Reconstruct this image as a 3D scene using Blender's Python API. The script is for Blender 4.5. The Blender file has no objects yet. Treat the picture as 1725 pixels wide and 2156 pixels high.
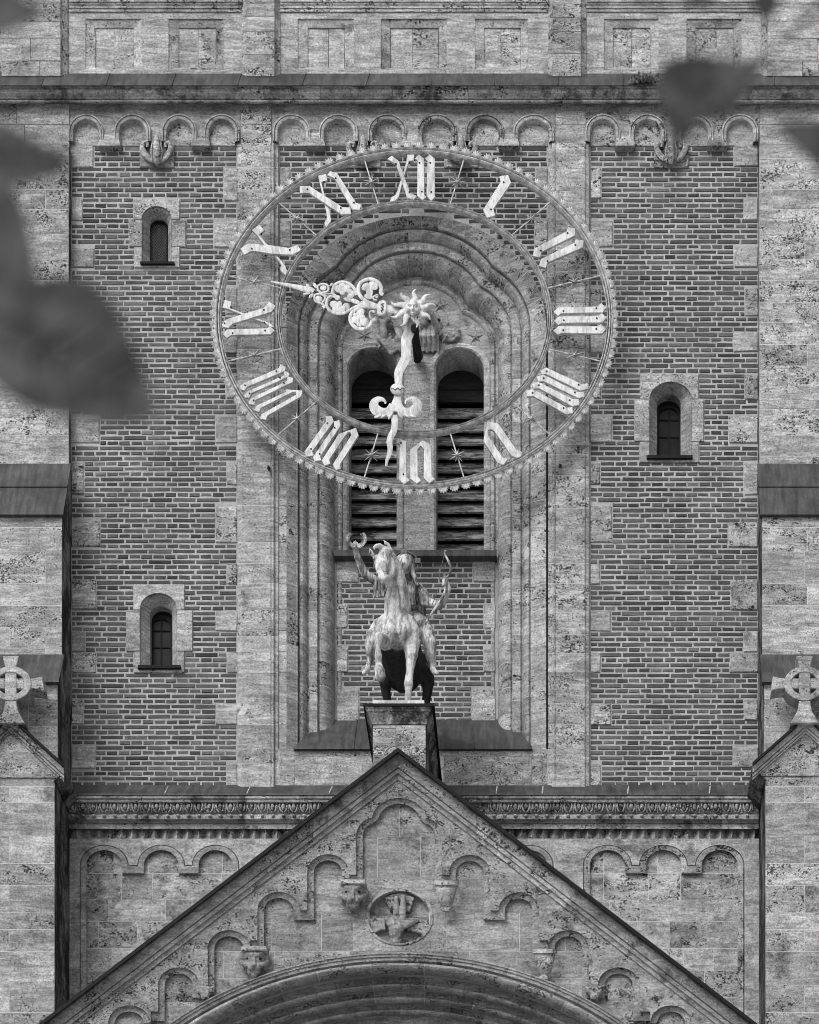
import bpy, bmesh, math, random
from mathutils import Vector, geometry
R = math.radians
rnd = random.Random(11)
sc = bpy.context.scene

# ------------------------------------------------------------------ camera, sky, sun, exposure
D = 32.0          # metres from camera to the brick face of the tower (plane Y = 0)
K = 166.7         # picture units (1725 across the frame) per metre on that plane
UVP, VVP = 1160.0, 3967.0   # foot of the perpendicular from the camera, in picture units
ZCAM = 1.6
XC = (UVP - 862.5) / K
cam = bpy.data.objects.new('camera', bpy.data.cameras.new('camera'))
sc.collection.objects.link(cam)
cam.location = (XC, -D, ZCAM); cam.rotation_euler = (R(90), 0, 0)
c = cam.data
c.sensor_fit = 'HORIZONTAL'; c.sensor_width = 36
c.lens = 36 * D / (1725 / K)
c.shift_x = (862.5 - UVP) / 1725; c.shift_y = (VVP - 1078) / 1725
c.clip_start = 0.05; c.clip_end = 3000
c.dof.use_dof = True; c.dof.focus_distance = D - 0.4; c.dof.aperture_fstop = 6.8
sc.camera = cam

SUN_EL, SUN_AZ = 40, 30      # degrees; the light comes from the front, a little from the left
wd = bpy.data.worlds.new('World'); sc.world = wd; wd.use_nodes = True
nt = wd.node_tree; bgn = nt.nodes['Background']
sky = nt.nodes.new('ShaderNodeTexSky'); sky.sky_type = 'NISHITA'; sky.sun_disc = False
sky.sun_elevation = R(SUN_EL); sky.sun_rotation = R(180 + SUN_AZ); sky.dust_density = 4.0; sky.air_density = 1.2
bw = nt.nodes.new('ShaderNodeRGBToBW')
nt.links.new(sky.outputs[0], bw.inputs[0]); nt.links.new(bw.outputs[0], bgn.inputs['Color'])
bgn.inputs['Strength'].default_value = 0.125
sun = bpy.data.objects.new('sun', bpy.data.lights.new('sun', 'SUN')); sc.collection.objects.link(sun)
sun.data.energy = 1.1; sun.data.angle = R(30); sun.data.color = (1, 1, 1)
sd = Vector((-math.sin(R(SUN_AZ)) * math.cos(R(SUN_EL)), -math.cos(R(SUN_AZ)) * math.cos(R(SUN_EL)), math.sin(R(SUN_EL))))
sun.location = (0, -20, 40); sun.rotation_euler = sd.to_track_quat('Z', 'Y').to_euler()
vs = sc.view_settings; vs.view_transform = 'Standard'; vs.look = 'None'; vs.gamma = 1; vs.use_curve_mapping = False
vs.exposure = 0.47
sc.cycles.max_bounces = 5; sc.cycles.diffuse_bounces = 3; sc.cycles.glossy_bounces = 2
sc.cycles.use_denoising = True
sc.cycles.filter_width = 0.9

# ------------------------------------------------------------------ helpers
def W(u, v, p):
    """picture units on the plane that stands p metres in front of the brick face -> world point"""
    s = (D - p) / D
    return Vector((XC + (u - UVP) / K * s, -p, ZCAM + (VVP - v) / K * s))

class MB:
    def __init__(s): s.v = []; s.f = []; s.t = []; s.s = []
    def grid(s, P, tone=None, smooth=False, closei=False, closek=False):
        tone = rnd.random() if tone is None else tone
        b = len(s.v); n = len(P); m = len(P[0])
        for row in P: s.v.extend([tuple(q) for q in row])
        for i in range(n if closei else n - 1):
            for k in range(m if closek else m - 1):
                a = b + i * m + k; e = b + i * m + (k + 1) % m
                i2 = (i + 1) % n
                s.f.append((a, e, b + i2 * m + (k + 1) % m, b + i2 * m + k)); s.t.append(tone); s.s.append(smooth)
        return s
    def face(s, pts, tone=0.5, smooth=False):
        b = len(s.v); s.v.extend([tuple(q) for q in pts]); s.f.append(tuple(range(b, b + len(pts)))); s.t.append(tone); s.s.append(smooth)
        return s
    def tess(s, loops, tone=0.5):
        """flat polygon (first loop) with holes (other loops), world points"""
        b = len(s.v); flat = [q for l in loops for q in l]
        tri = geometry.tessellate_polygon([[Vector((q[0], q[2], 0)) for q in l] for l in loops])
        s.v.extend([tuple(q) for q in flat])
        for t3 in tri: s.f.append(tuple(b + i for i in t3)); s.t.append(tone); s.s.append(False)
        return s
    def box(s, a, b, tone=None):
        tone = rnd.random() if tone is None else tone
        x0, y0, z0 = [min(a[i], b[i]) for i in range(3)]; x1, y1, z1 = [max(a[i], b[i]) for i in range(3)]
        q = len(s.v)
        s.v.extend([(x0, y0, z0), (x1, y0, z0), (x1, y1, z0), (x0, y1, z0), (x0, y0, z1), (x1, y0, z1), (x1, y1, z1), (x0, y1, z1)])
        for f in ((0, 1, 5, 4), (1, 2, 6, 5), (2, 3, 7, 6), (3, 0, 4, 7), (4, 5, 6, 7), (3, 2, 1, 0)):
            s.f.append(tuple(q + i for i in f)); s.t.append(tone); s.s.append(False)
        return s
    def ubox(s, u0, u1, v0, v1, pb, pf, tone=None):
        a = W(u0, v1, pf); b = W(u1, v0, pf)
        return s.box((a.x, -pf, a.z), (b.x, -pb, b.z), tone)
    def block(s, u0, u1, v0, v1, pb, pf, ch=0.006, gap=0.6, jit=0.003, tone=None):
        """a dressed stone or brick: chamfered front edges, slightly uneven corners"""
        tone = rnd.random() if tone is None else tone
        a = W(u0 + gap, v1 - gap, pf); b = W(u1 - gap, v0 + gap, pf)
        j = lambda: rnd.uniform(-jit, jit)
        o = [(a.x + j(), a.z + j()), (b.x + j(), a.z + j()), (b.x + j(), b.z + j()), (a.x + j(), b.z + j())]
        sg = [(1, 1), (-1, 1), (-1, -1), (1, -1)]
        q = len(s.v); tl = rnd.uniform(-jit, jit) * 0.6
        s.v.extend([(x, -pb, z) for x, z in o])
        s.v.extend([(x, -(pf - ch), z) for x, z in o])
        s.v.extend([(x + ch * e, -pf + tl * (1 if i > 1 else -1), z + ch * d) for i, ((x, z), (e, d)) in enumerate(zip(o, sg))])
        for k in range(4):
            l = (k + 1) % 4
            s.f.append((q + k, q + l, q + 4 + l, q + 4 + k)); s.f.append((q + 4 + k, q + 4 + l, q + 8 + l, q + 8 + k))
        s.f.append((q + 8, q + 9, q + 10, q + 11)); s.t.extend([tone] * 9); s.s.extend([False] * 9)
        return s
    def ext(s, pts, pf, thick, ch=0.006, tone=0.5, back=True):
        """outline in picture units extruded straight back, front edge chamfered"""
        w = [W(u, v, pf) for u, v in pts]
        return s.extw([(q.x, q.z) for q in w], pf, thick, ch, tone, back)
    def extw(s, xz, pf, thick, ch=0.006, tone=0.5, back=True):
        n = len(xz)
        A = sum(xz[i][0] * xz[(i + 1) % n][1] - xz[(i + 1) % n][0] * xz[i][1] for i in range(n))
        if A < 0: xz = xz[::-1]
        ins = []
        for i in range(n):
            p0, p1, p2 = Vector(xz[i - 1]), Vector(xz[i]), Vector(xz[(i + 1) % n])
            e1 = (p1 - p0); e2 = (p2 - p1)
            if e1.length < 1e-7 or e2.length < 1e-7: ins.append(tuple(p1)); continue
            e1.normalize(); e2.normalize()
            n1 = Vector((-e1.y, e1.x)); n2 = Vector((-e2.y, e2.x)); m = n1 + n2
            d = max(0.35, 1 + n1.dot(n2)); ins.append(tuple(p1 + m * (ch / d)))
        F = [(x, -pf, z) for x, z in ins]; C = [(x, -(pf - ch), z) for x, z in xz]; B = [(x, -(pf - thick), z) for x, z in xz]
        s.tess([F], tone)
        s.grid([F, C, B], tone, False, False, True)
        if back: s.tess([B], tone)
        return s
    def tube(s, pts, rad, n=8, tone=0.5, cap=True):
        """round bar through world points, radius a number or a list"""
        rad = rad if isinstance(rad, (list, tuple)) else [rad] * len(pts)
        rows = []; pts = [Vector(q) for q in pts]; up = None
        for i, q in enumerate(pts):
            t = (pts[min(i + 1, len(pts) - 1)] - pts[max(i - 1, 0)]).normalized()
            if up is None: up = Vector((0, 0, 1)) if abs(t.z) < 0.9 else Vector((0, 1, 0))
            a = t.cross(up).normalized(); b = a.cross(t).normalized(); up = b
            rows.append([q + (a * math.cos(2 * math.pi * k / n) + b * math.sin(2 * math.pi * k / n)) * rad[i] for k in range(n)])
        s.grid(rows, tone, True, False, True)
        if cap: s.face(rows[0], tone); s.face(rows[-1][::-1], tone)
        return s
    def ball(s, ctr, rx, ry=None, rz=None, tone=0.5, n=10, m=7):
        ry = rx if ry is None else ry; rz = rx if rz is None else rz
        rows = []
        for i in range(m + 1):
            th = math.pi * i / m
            rows.append([(ctr[0] + rx * math.sin(th) * math.cos(2 * math.pi * k / n), ctr[1] + ry * math.sin(th) * math.sin(2 * math.pi * k / n), ctr[2] + rz * math.cos(th)) for k in range(n)])
        return s.grid(rows, tone, True, False, True)
    def mesh(s, name, off=(0, 0, 0), flip=True):
        me = bpy.data.meshes.new(name)
        vv = [(x - off[0], y - off[1], z - off[2]) for x, y, z in s.v]
        me.from_pydata(vv, [], s.f)
        at = me.attributes.new('tone', 'FLOAT', 'FACE'); at.data.foreach_set('value', s.t)
        me.polygons.foreach_set('use_smooth', s.s)
        if flip:
            if sum(p.normal.y * p.area for p in me.polygons) > 0: me.flip_normals()
        if any(s.s): me.set_sharp_from_angle(angle=R(42))
        me.update()
        return me
    def build(s, name, mat, parent=None, kind=None, flip=True):
        return put(name, s.mesh(name, root_loc(parent), flip), mat, parent, kind)

def root_loc(o):
    while o is not None and o.parent is not None: o = o.parent
    return tuple(o.location) if o is not None else (0, 0, 0)
def put(name, me, mat, parent=None, kind=None):
    if mat is not None and not me.materials: me.materials.append(M[mat])
    o = bpy.data.objects.new(name, me); sc.collection.objects.link(o)
    o.parent = parent
    if kind: o['kind'] = kind
    return o
def thing(name, label, cat, loc, group=None):
    o = bpy.data.objects.new(name, None); sc.collection.objects.link(o); o.empty_display_size = 0.2
    o.location = loc; o['label'] = label; o['category'] = cat
    if group: o['group'] = group
    return o
def lab(o, label): o['label'] = label; return o
def arc(cu, cv, ru, rv, a0, a1, n):
    return [(cu + ru * math.cos(R(a0 + (a1 - a0) * i / n)), cv - rv * math.sin(R(a0 + (a1 - a0) * i / n))) for i in range(n + 1)]

def ribbon(mb, pts, pf, th, z=None, ch_=.005, tone=.5, wscale=1.0, n_sub=4):
    """flat bar with varying half-width: pts = (x, y, half width) in zoom pixels, smoothed"""
    P = [Vector(q) for q in pts]; Q = []
    for i in range(len(P) - 1):
        p0, p1, p2, p3 = P[max(i - 1, 0)], P[i], P[i + 1], P[min(i + 2, len(P) - 1)]
        for k in range(n_sub):
            t = k / n_sub; Q.append(.5 * ((2 * p1) + (p2 - p0) * t + (2 * p0 - 5 * p1 + 4 * p2 - p3) * t * t + (3 * p1 - p0 - 3 * p2 + p3) * t ** 3))
    Q.append(P[-1]); L, Rr, Cn = [], [], []
    for i, q in enumerate(Q):
        d = (Q[min(i + 1, len(Q) - 1)] - Q[max(i - 1, 0)]); d.z = 0; d.normalize(); n = Vector((-d.y, d.x, 0)); w_ = max(1.0, q.z * wscale)
        L.append(z(q.x + n.x * w_, q.y + n.y * w_)); Rr.append(z(q.x - n.x * w_, q.y - n.y * w_)); Cn.append(z(q.x, q.y))
    rows = []
    for l, r, c_ in zip(L, Rr, Cn):
        a = lambda f: (l[0] * f + r[0] * (1 - f), l[1] * f + r[1] * (1 - f))
        rows.append([W(*l, pf - th), W(*l, pf - ch_), W(*a(.82), pf), W(*a(.5), pf + ch_ * .7), W(*a(.18), pf), W(*r, pf - ch_), W(*r, pf - th)])
    mb.grid(rows, tone, False, False, True); mb.face(rows[0], tone); mb.face(rows[-1][::-1], tone)
# ------------------------------------------------------------------ materials (all grey: the photograph is black and white)
M = {}
class NB:
    def __init__(s, name):
        s.m = bpy.data.materials.new(name); s.m.use_nodes = True; s.t = s.m.node_tree; s.n = s.t.nodes; s.l = s.t.links
        s.b = s.n['Principled BSDF']; M[name] = s.m
        g = s.n.new('ShaderNodeNewGeometry'); s.pos = g.outputs['Position']
        a = s.n.new('ShaderNodeAttribute'); a.attribute_name = 'tone'; s.tone = a.outputs['Fac']
    def put(s, sock, val):
        if isinstance(val, bpy.types.NodeSocket): s.l.new(val, sock)
        else: sock.default_value = val
    def math(s, op, a, b=0.0, cl=False):
        n = s.n.new('ShaderNodeMath'); n.operation = op; n.use_clamp = cl; s.put(n.inputs[0], a); s.put(n.inputs[1], b); return n.outputs[0]
    def ramp(s, x, a, b, lo=0.0, hi=1.0):
        n = s.n.new('ShaderNodeMapRange'); n.interpolation_type = 'SMOOTHSTEP'
        for i, q in enumerate((x, a, b, lo, hi)): s.put(n.inputs[i], q)
        return n.outputs[0]
    def vec(s, scale, seed=True, mul=61.0):
        n = s.n.new('ShaderNodeVectorMath'); n.operation = 'MULTIPLY'; s.l.new(s.pos, n.inputs[0]); n.inputs[1].default_value = scale
        if not seed: return n.outputs[0]
        q = s.n.new('ShaderNodeVectorMath'); q.operation = 'ADD'; s.l.new(n.outputs[0], q.inputs[0])
        k = s.n.new('ShaderNodeCombineXYZ'); t = s.math('MULTIPLY', s.tone, mul); s.l.new(t, k.inputs[0]); s.l.new(s.math('MULTIPLY', t, 1.7), k.inputs[2]); s.l.new(k.outputs[0], q.inputs[1])
        return q.outputs[0]
    def noise(s, vec, scale=1.0, detail=3.0, rough=0.55, dist=0.0):
        n = s.n.new('ShaderNodeTexNoise'); s.l.new(vec, n.inputs['Vector']); n.inputs['Scale'].default_value = scale
        n.inputs['Detail'].default_value = detail; n.inputs['Roughness'].default_value = rough; n.inputs['Distortion'].default_value = dist
        return n.outputs['Fac']
    def vor(s, vec, scale=1.0):
        n = s.n.new('ShaderNodeTexVoronoi'); s.l.new(vec, n.inputs['Vector']); n.inputs['Scale'].default_value = scale; n.inputs['Randomness'].default_value = 1.0
        return n.outputs['Distance']
    def out(s, val, rough=0.85, bump=None, bs=0.3, bd=0.01, spec=0.25, metal=0.0):
        k = s.n.new('ShaderNodeCombineColor')
        for i in range(3): s.put(k.inputs[i], val)
        s.l.new(k.outputs[0], s.b.inputs['Base Color']); s.put(s.b.inputs['Roughness'], rough)
        s.b.inputs['Specular IOR Level'].default_value = spec; s.b.inputs['Metallic'].default_value = metal
        if bump is not None:
            n = s.n.new('ShaderNodeBump'); n.inputs['Strength'].default_value = bs; n.inputs['Distance'].default_value = bd
            s.l.new(bump, n.inputs['Height']); s.l.new(n.outputs[0], s.b.inputs['Normal'])
        return s.m

def stone_mat(name, base=0.40, pits=1.0, crust=0.25, vein=1.0, var=0.3, crust_scale=2.2, stretch=1.0):
    b = NB(name)
    broad = b.noise(b.vec((2.6, 2.6, 3.4)), 1.0, 5, 0.68, 0.5)
    veins = b.noise(b.vec((2.0, 2.0, 13.0)), 1.0, 4, 0.62, 1.6)
    cloud = b.noise(b.vec((4.0, 4.0, 6)), 1.0, 4, 0.65, 0.4)
    pit = b.noise(b.vec((15, 15, 19)), 1.0, 4.0, 0.7)
    cell = b.vor(b.vec((30, 30, 38)))
    speck = b.noise(b.vec((42, 42, 54)), 1.0, 2.5, 0.7)
    grain = b.noise(b.vec((40, 40, 46), False), 1.0, 5, 0.85)
    v = b.math('MULTIPLY', base, b.ramp(b.tone, 0, 1, 1 - var, 1 + var * 0.8))
    v = b.math('MULTIPLY', v, b.ramp(broad, 0.28, 0.72, 0.70, 1.22))
    v = b.math('MULTIPLY', v, b.ramp(veins, 0.32, 0.68, 1 - 0.36 * vein, 1 + 0.20 * vein))
    v = b.math('MULTIPLY', v, b.ramp(grain, 0.34, 0.66, 0.58, 1.36))
    # pits gather in clusters and along the veins
    mask = b.math('MULTIPLY', b.ramp(cloud, 0.36, 0.64), b.ramp(veins, 0.35, 0.6, 0.45, 1.0))
    # some blocks are riddled with holes, others nearly sound
    fr = b.math('FRACT', b.math('MULTIPLY', b.tone, 7.31))
    mask = b.math('MULTIPLY', mask, b.ramp(fr, 0.1, 0.9, 0.35, 1.25))
    rad = b.math('MULTIPLY', b.ramp(mask, 0.05, 1, 0.05, 0.42 + 0.10 * pits), b.ramp(pit, 0.40, 0.62, 0.25, 1.25))
    hole = b.ramp(b.math('SUBTRACT', rad, cell), -0.03, 0.10)
    dots = b.ramp(b.math('SUBTRACT', speck, b.ramp(mask, 0, 1, 0.64, 0.52)), 0.0, 0.06)
    v = b.math('MULTIPLY', v, b.math('SUBTRACT', 1.0, b.math('MULTIPLY', hole, 0.78)))
    v = b.math('MULTIPLY', v, b.math('SUBTRACT', 1.0, b.math('MULTIPLY', dots, 0.75)))
    # black crust and soot, in ragged patches of their own
    cr = b.noise(b.vec((crust_scale, crust_scale, crust_scale * stretch), False), 1.0, 8, 0.75)
    cm = b.math('MULTIPLY', b.ramp(cr, 0.64 - 0.26 * crust, 0.74 - 0.20 * crust), 0.25 + 0.6 * min(1, crust * 1.2))
    v = b.math('MULTIPLY', v, b.math('SUBTRACT', 1.0, cm))
    h = b.math('ADD', b.math('MULTIPLY', grain, 0.6), b.math('MULTIPLY', veins, 0.35))
    h = b.math('SUBTRACT', h, b.math('MULTIPLY', hole, 1.8))
    h = b.math('SUBTRACT', h, b.math('MULTIPLY', dots, 0.5))
    b.out(v, 0.9, h, 0.7, 0.014, 0.15)
stone_mat('stone', 0.37, 0.8, 0.32, 1.0, 0.17)
stone_mat('stone_smooth', 0.38, 0.2, 0.24, 1.0, 0.17)
stone_mat('stone_pitted', 0.36, 1.6, 0.48, 0.8, 0.18)
stone_mat('porch_stone', 0.30, 1.2, 0.42, 0.8, 0.15)
stone_mat('porch_stone_plain', 0.30, 0.3, 0.3, 1.0, 0.15)
stone_mat('stone_stained', 0.37, 1.2, 0.62, 0.7, 0.18, 3.5)
stone_mat('stone_crusted', 0.38, 1.2, 0.85, 0.7, 0.22, 4.5)
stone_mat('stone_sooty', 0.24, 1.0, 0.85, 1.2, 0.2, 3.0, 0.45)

b = NB('brick')
g1 = b.noise(b.vec((30, 30, 60)), 1.0, 4, 0.7); g2 = b.noise(b.vec((3, 3, 6)), 1.0, 3)
g3 = b.noise(b.vec((0.8, 0.8, 0.9), False), 1.0, 5, 0.65)
v = b.ramp(b.tone, 0, 1, 0.042, 0.140)
v = b.math('MULTIPLY', v, b.ramp(g1, 0.25, 0.75, 0.65, 1.35)); v = b.math('MULTIPLY', v, b.ramp(g2, 0.3, 0.7, 0.8, 1.2))
v = b.math('MULTIPLY', v, b.ramp(g3, 0.35, 0.65, 0.82, 1.18))
v = b.math('ADD', v, b.math('MULTIPLY', b.ramp(g2, 0.66, 0.76), b.math('MULTIPLY', b.ramp(g1, 0.45, 0.6), 0.10)))
b.out(v, 0.92, g1, 0.5, 0.006, 0.12)
b = NB('mortar')
g1 = b.noise(b.vec((70, 70, 70), False), 1.0, 4, 0.7); g2 = b.noise(b.vec((2.0, 2.0, 3.0), False), 1.0, 5, 0.65)
v = b.math('MULTIPLY', 0.34, b.ramp(g1, 0.25, 0.75, 0.72, 1.25)); v = b.math('MULTIPLY', v, b.ramp(g2, 0.3, 0.7, 0.72, 1.22))
b.out(v, 0.95, g1, 0.5, 0.008, 0.1)
b = NB('pale_mortar')
g1 = b.noise(b.vec((40, 40, 40), False), 1.0, 4, 0.7)
b.out(b.math('MULTIPLY', 0.56, b.ramp(g1, 0.25, 0.75, 0.6, 1.2)), 0.95, g1, 0.4, 0.006, 0.1)
b = NB('copper_sheet')
g1 = b.noise(b.vec((16, 2.2, 1.5), False), 1.0, 5, 0.7); g2 = b.noise(b.vec((2.5, 2.5, 2.5), False), 1.0, 5, 0.65); g3 = b.noise(b.vec((60, 60, 60), False), 1.0, 3)
v = b.math('MULTIPLY', b.ramp(g1, 0.3, 0.72, 0.030, 0.075), b.ramp(g2, 0.3, 0.7, 0.7, 1.35)); v = b.math('MULTIPLY', v, b.ramp(g3, 0.2, 0.8, 0.8, 1.2))
b.out(v, 0.6, g2, 0.25, 0.02, 0.3)
b = NB('dark_metal'); g1 = b.noise(b.vec((40, 40, 40), False), 1.0, 3)
b.out(b.ramp(g1, 0.2, 0.8, 0.006, 0.016), 0.75, g1, 0.2, 0.004, 0.15)
b = NB('gilded'); g1 = b.noise(b.vec((9, 9, 3), False), 1.0, 5, 0.65); g2 = b.noise(b.vec((34, 34, 10), False), 1.0, 4, 0.75)
v = b.math('MULTIPLY', b.ramp(g1, 0.36, 0.56, 0.38, 0.58), b.ramp(g2, 0.34, 0.56, 0.68, 1.06))
b.out(v, 0.5, g1, 0.12, 0.01, 0.4)
b = NB('shell_metal'); g1 = b.noise(b.vec((20, 20, 20), False), 1.0, 4, 0.65)
b.out(b.ramp(g1, 0.3, 0.65, 0.44, 0.70), 0.5, g1, 0.1, 0.005, 0.4)
b = NB('ring_metal'); g1 = b.noise(b.vec((14, 14, 14), False), 1.0, 5, 0.7); g2 = b.noise(b.vec((80, 80, 80), False), 1.0, 3)
v = b.math('MULTIPLY', b.ramp(g1, 0.35, 0.65, 0.26, 0.60), b.ramp(g2, 0.2, 0.8, 0.75, 1.25))
b.out(v, 0.42, g1, 0.15, 0.008, 0.5)
b = NB('bronze_patina'); g1 = b.noise(b.vec((16, 9, 3.0), False), 1.0, 6, 0.7, 0.4); g2 = b.noise(b.vec((5, 5, 5), False), 1.0, 5, 0.65); g3 = b.noise(b.vec((70, 70, 45), False), 1.0, 3)
v = b.math('MULTIPLY', b.ramp(g1, 0.38, 0.58, 0.12, 0.52), b.ramp(g2, 0.34, 0.55, 0.5, 1.1)); v = b.math('MULTIPLY', v, b.ramp(g3, 0.2, 0.8, 0.78, 1.2))
b.out(v, 0.75, g1, 0.4, 0.012, 0.2)
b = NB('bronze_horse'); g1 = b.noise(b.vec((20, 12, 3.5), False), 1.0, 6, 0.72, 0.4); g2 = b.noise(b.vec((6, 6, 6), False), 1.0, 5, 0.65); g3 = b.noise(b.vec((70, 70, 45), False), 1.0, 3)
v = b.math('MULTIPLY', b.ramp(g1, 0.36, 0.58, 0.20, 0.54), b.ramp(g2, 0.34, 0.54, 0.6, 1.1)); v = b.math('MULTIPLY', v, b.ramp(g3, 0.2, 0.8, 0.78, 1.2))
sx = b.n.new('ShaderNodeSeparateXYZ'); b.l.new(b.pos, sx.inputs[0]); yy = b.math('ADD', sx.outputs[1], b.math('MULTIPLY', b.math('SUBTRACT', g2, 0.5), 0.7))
v = b.math('MULTIPLY', v, b.ramp(yy, -1.72, -1.50, 1.0, 0.05))  # darkens towards the rear: unpatinated bronze, and shade under the belly put into colour
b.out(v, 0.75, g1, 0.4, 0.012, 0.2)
b = NB('bronze_tunic'); g1 = b.noise(b.vec((26, 14, 4.0), False), 1.0, 6, 0.72, 0.6); g2 = b.noise(b.vec((7, 7, 5), False), 1.0, 5, 0.65)
v = b.math('MULTIPLY', b.ramp(g1, 0.38, 0.60, 0.05, 0.40), b.ramp(g2, 0.36, 0.58, 0.45, 1.1)); b.out(v, 0.75, g1, 0.4, 0.012, 0.2)
b = NB('dark_bronze'); g1 = b.noise(b.vec((14, 14, 5), False), 1.0, 5, 0.7)
b.out(b.ramp(g1, 0.35, 0.7, 0.035, 0.14), 0.55, g1, 0.2, 0.01, 0.4)
b = NB('louvre_wood'); g1 = b.noise(b.vec((2.5, 20, 70)), 1.0, 5, 0.7); g2 = b.noise(b.vec((5, 5, 18)), 1.0, 5, 0.75)
v = b.math('MULTIPLY', b.ramp(g1, 0.3, 0.7, 0.08, 0.34), b.ramp(g2, 0.38, 0.60, 0.22, 1.4))
b.out(v, 0.85, g1, 0.4, 0.006, 0.15)
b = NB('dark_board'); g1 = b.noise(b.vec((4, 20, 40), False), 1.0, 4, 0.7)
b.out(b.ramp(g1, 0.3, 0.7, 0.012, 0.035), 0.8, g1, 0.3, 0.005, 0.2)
b = NB('void'); b.out(0.006, 1.0, None, spec=0.0)  # near-black colour standing for unlit space behind the openings
b = NB('window_glass'); g1 = b.noise(b.vec((6, 6, 6), False), 1.0, 3)
b.out(b.ramp(g1, 0.3, 0.7, 0.003, 0.010), 0.3, g1, 0.05, 0.01, 0.12)
b = NB('leaf'); g1 = b.noise(b.vec((22, 22, 22)), 1.0, 3); b.out(b.ramp(g1, 0.38, 0.62, 0.006, 0.046), 0.6, g1, 0.2, 0.003, 0.3)
b = NB('leaf_rib'); g1 = b.noise(b.vec((40, 40, 40), False), 1.0, 2); b.out(b.ramp(g1, 0.3, 0.7, 0.05, 0.09), 0.6, None)
b = NB('bark'); g1 = b.noise(b.vec((30, 30, 8), False), 1.0, 5, 0.7); b.out(b.ramp(g1, 0.3, 0.7, 0.03, 0.12), 0.9, g1, 0.6, 0.01, 0.1)
b = NB('moss'); g1 = b.noise(b.vec((60, 60, 60), False), 1.0, 3); b.out(b.ramp(g1, 0.3, 0.7, 0.05, 0.20), 0.95, g1, 0.4, 0.01, 0.1)
b = NB('ground'); g1 = b.noise(b.vec((3, 3, 3), False), 1.0, 6, 0.7); b.out(b.ramp(g1, 0.3, 0.7, 0.34, 0.46), 0.95, g1, 0.4, 0.01, 0.1)

# ------------------------------------------------------------------ ground
g = MB(); g.face([(-400, -400, 0), (400, -400, 0), (400, 400, 0), (-400, 400, 0)])
o = g.build('ground', 'ground', None, 'structure', flip=False)

# ------------------------------------------------------------------ the tower
tower = thing('church_tower', 'weathered stone and brick church tower wall behind the big clock and rider statue', 'tower', (0, 0, 0))
core = MB()
zt = W(0, -140, 0).z
core.box((W(-40, 0, 0).x, 1.6, 0), (W(1800, 0, 0).x, 8.5, zt), 0.5)
core.box((W(-40, 0, 0).x, 0.70, 0), (W(585, 0, 0).x, 1.7, zt - 0.02), 0.5)
core.box((W(1170, 0, 0).x, 0.70, 0), (W(1800, 0, 0).x, 1.7, zt - 0.02), 0.5)
core.box((W(580, 0, 0).x, 0.25, W(0, 320, 0).z), (W(1175, 0, 0).x, 1.7, zt - 0.04), 0.5)
core.box((W(580, 0, 0).x, 0.62, 0), (W(1175, 0, 0).x, 1.7, W(0, 1165, 0).z), 0.5)
core.build('wall_core', 'stone', tower)

# quoins that tooth into the brickwork: (u0, u1, v0, v1)
QL = [(149, 197, 305, 352), (149, 173, 418, 464), (149, 198, 521, 562), (149, 173, 612, 664), (149, 198, 700, 742), (149, 173, 790, 840),
      (147, 210, 880, 931), (149, 177, 976, 1040), (149, 211, 1096, 1151), (150, 203, 1218, 1283), (150, 179, 1329, 1372), (150, 203, 1373, 1416),
      (150, 176, 1472, 1525), (150, 201, 1571, 1618),
      (471, 500, 352, 423), (450, 500, 464, 520), (476, 500, 606, 660), (452, 500, 700, 742), (476, 500, 790, 838), (454, 500, 876, 932), (478, 500, 977, 1020),
      (454, 500, 1064, 1142), (478, 500, 1186, 1230), (455, 500, 1284, 1328), (478, 500, 1372, 1416), (455, 500, 1480, 1525), (477, 500, 1608, 1655)]
QR = [(1243, 1266, 352, 418), (1243, 1291, 464, 519), (1243, 1266, 606, 660), (1243, 1290, 700, 742), (1243, 1266, 790, 838), (1243, 1289, 877, 930), (1243, 1264, 975, 1019), (1243, 1289, 1064, 1141),
      (1243, 1264, 1186, 1230), (1243, 1287, 1284, 1328), (1243, 1265, 1372, 1416), (1243, 1287, 1480, 1527), (1243, 1266, 1608, 1655),
      (1546, 1597, 303, 350), (1567, 1597, 415, 462), (1546, 1597, 518, 562), (1569, 1597, 606, 664), (1545, 1597, 698, 740), (1569, 1597, 789, 840),
      (1535, 1597, 876, 932), (1567, 1597, 976, 1041), (1534, 1597, 1098, 1152), (1540, 1597, 1219, 1284), (1566, 1597, 1329, 1373), (1538, 1597, 1374, 1416),
      (1567, 1597, 1472, 1516), (1544, 1597, 1573, 1615)]
QC = [(588, 612, 352, 416), (588, 613, 464, 520), (1128, 1153, 352, 416), (1126, 1153, 464, 520), (588, 600, 560, 640), (1140, 1153, 560, 640)]
QS = [(708, 755, 1179, 1225), (708, 732, 1271, 1322), (708, 732, 1365, 1415), (708, 756, 1451, 1540), (996, 1043, 1179, 1225), (1019, 1043, 1271, 1322), (1019, 1043, 1365, 1415), (993, 1043, 1451, 1540)]
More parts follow.
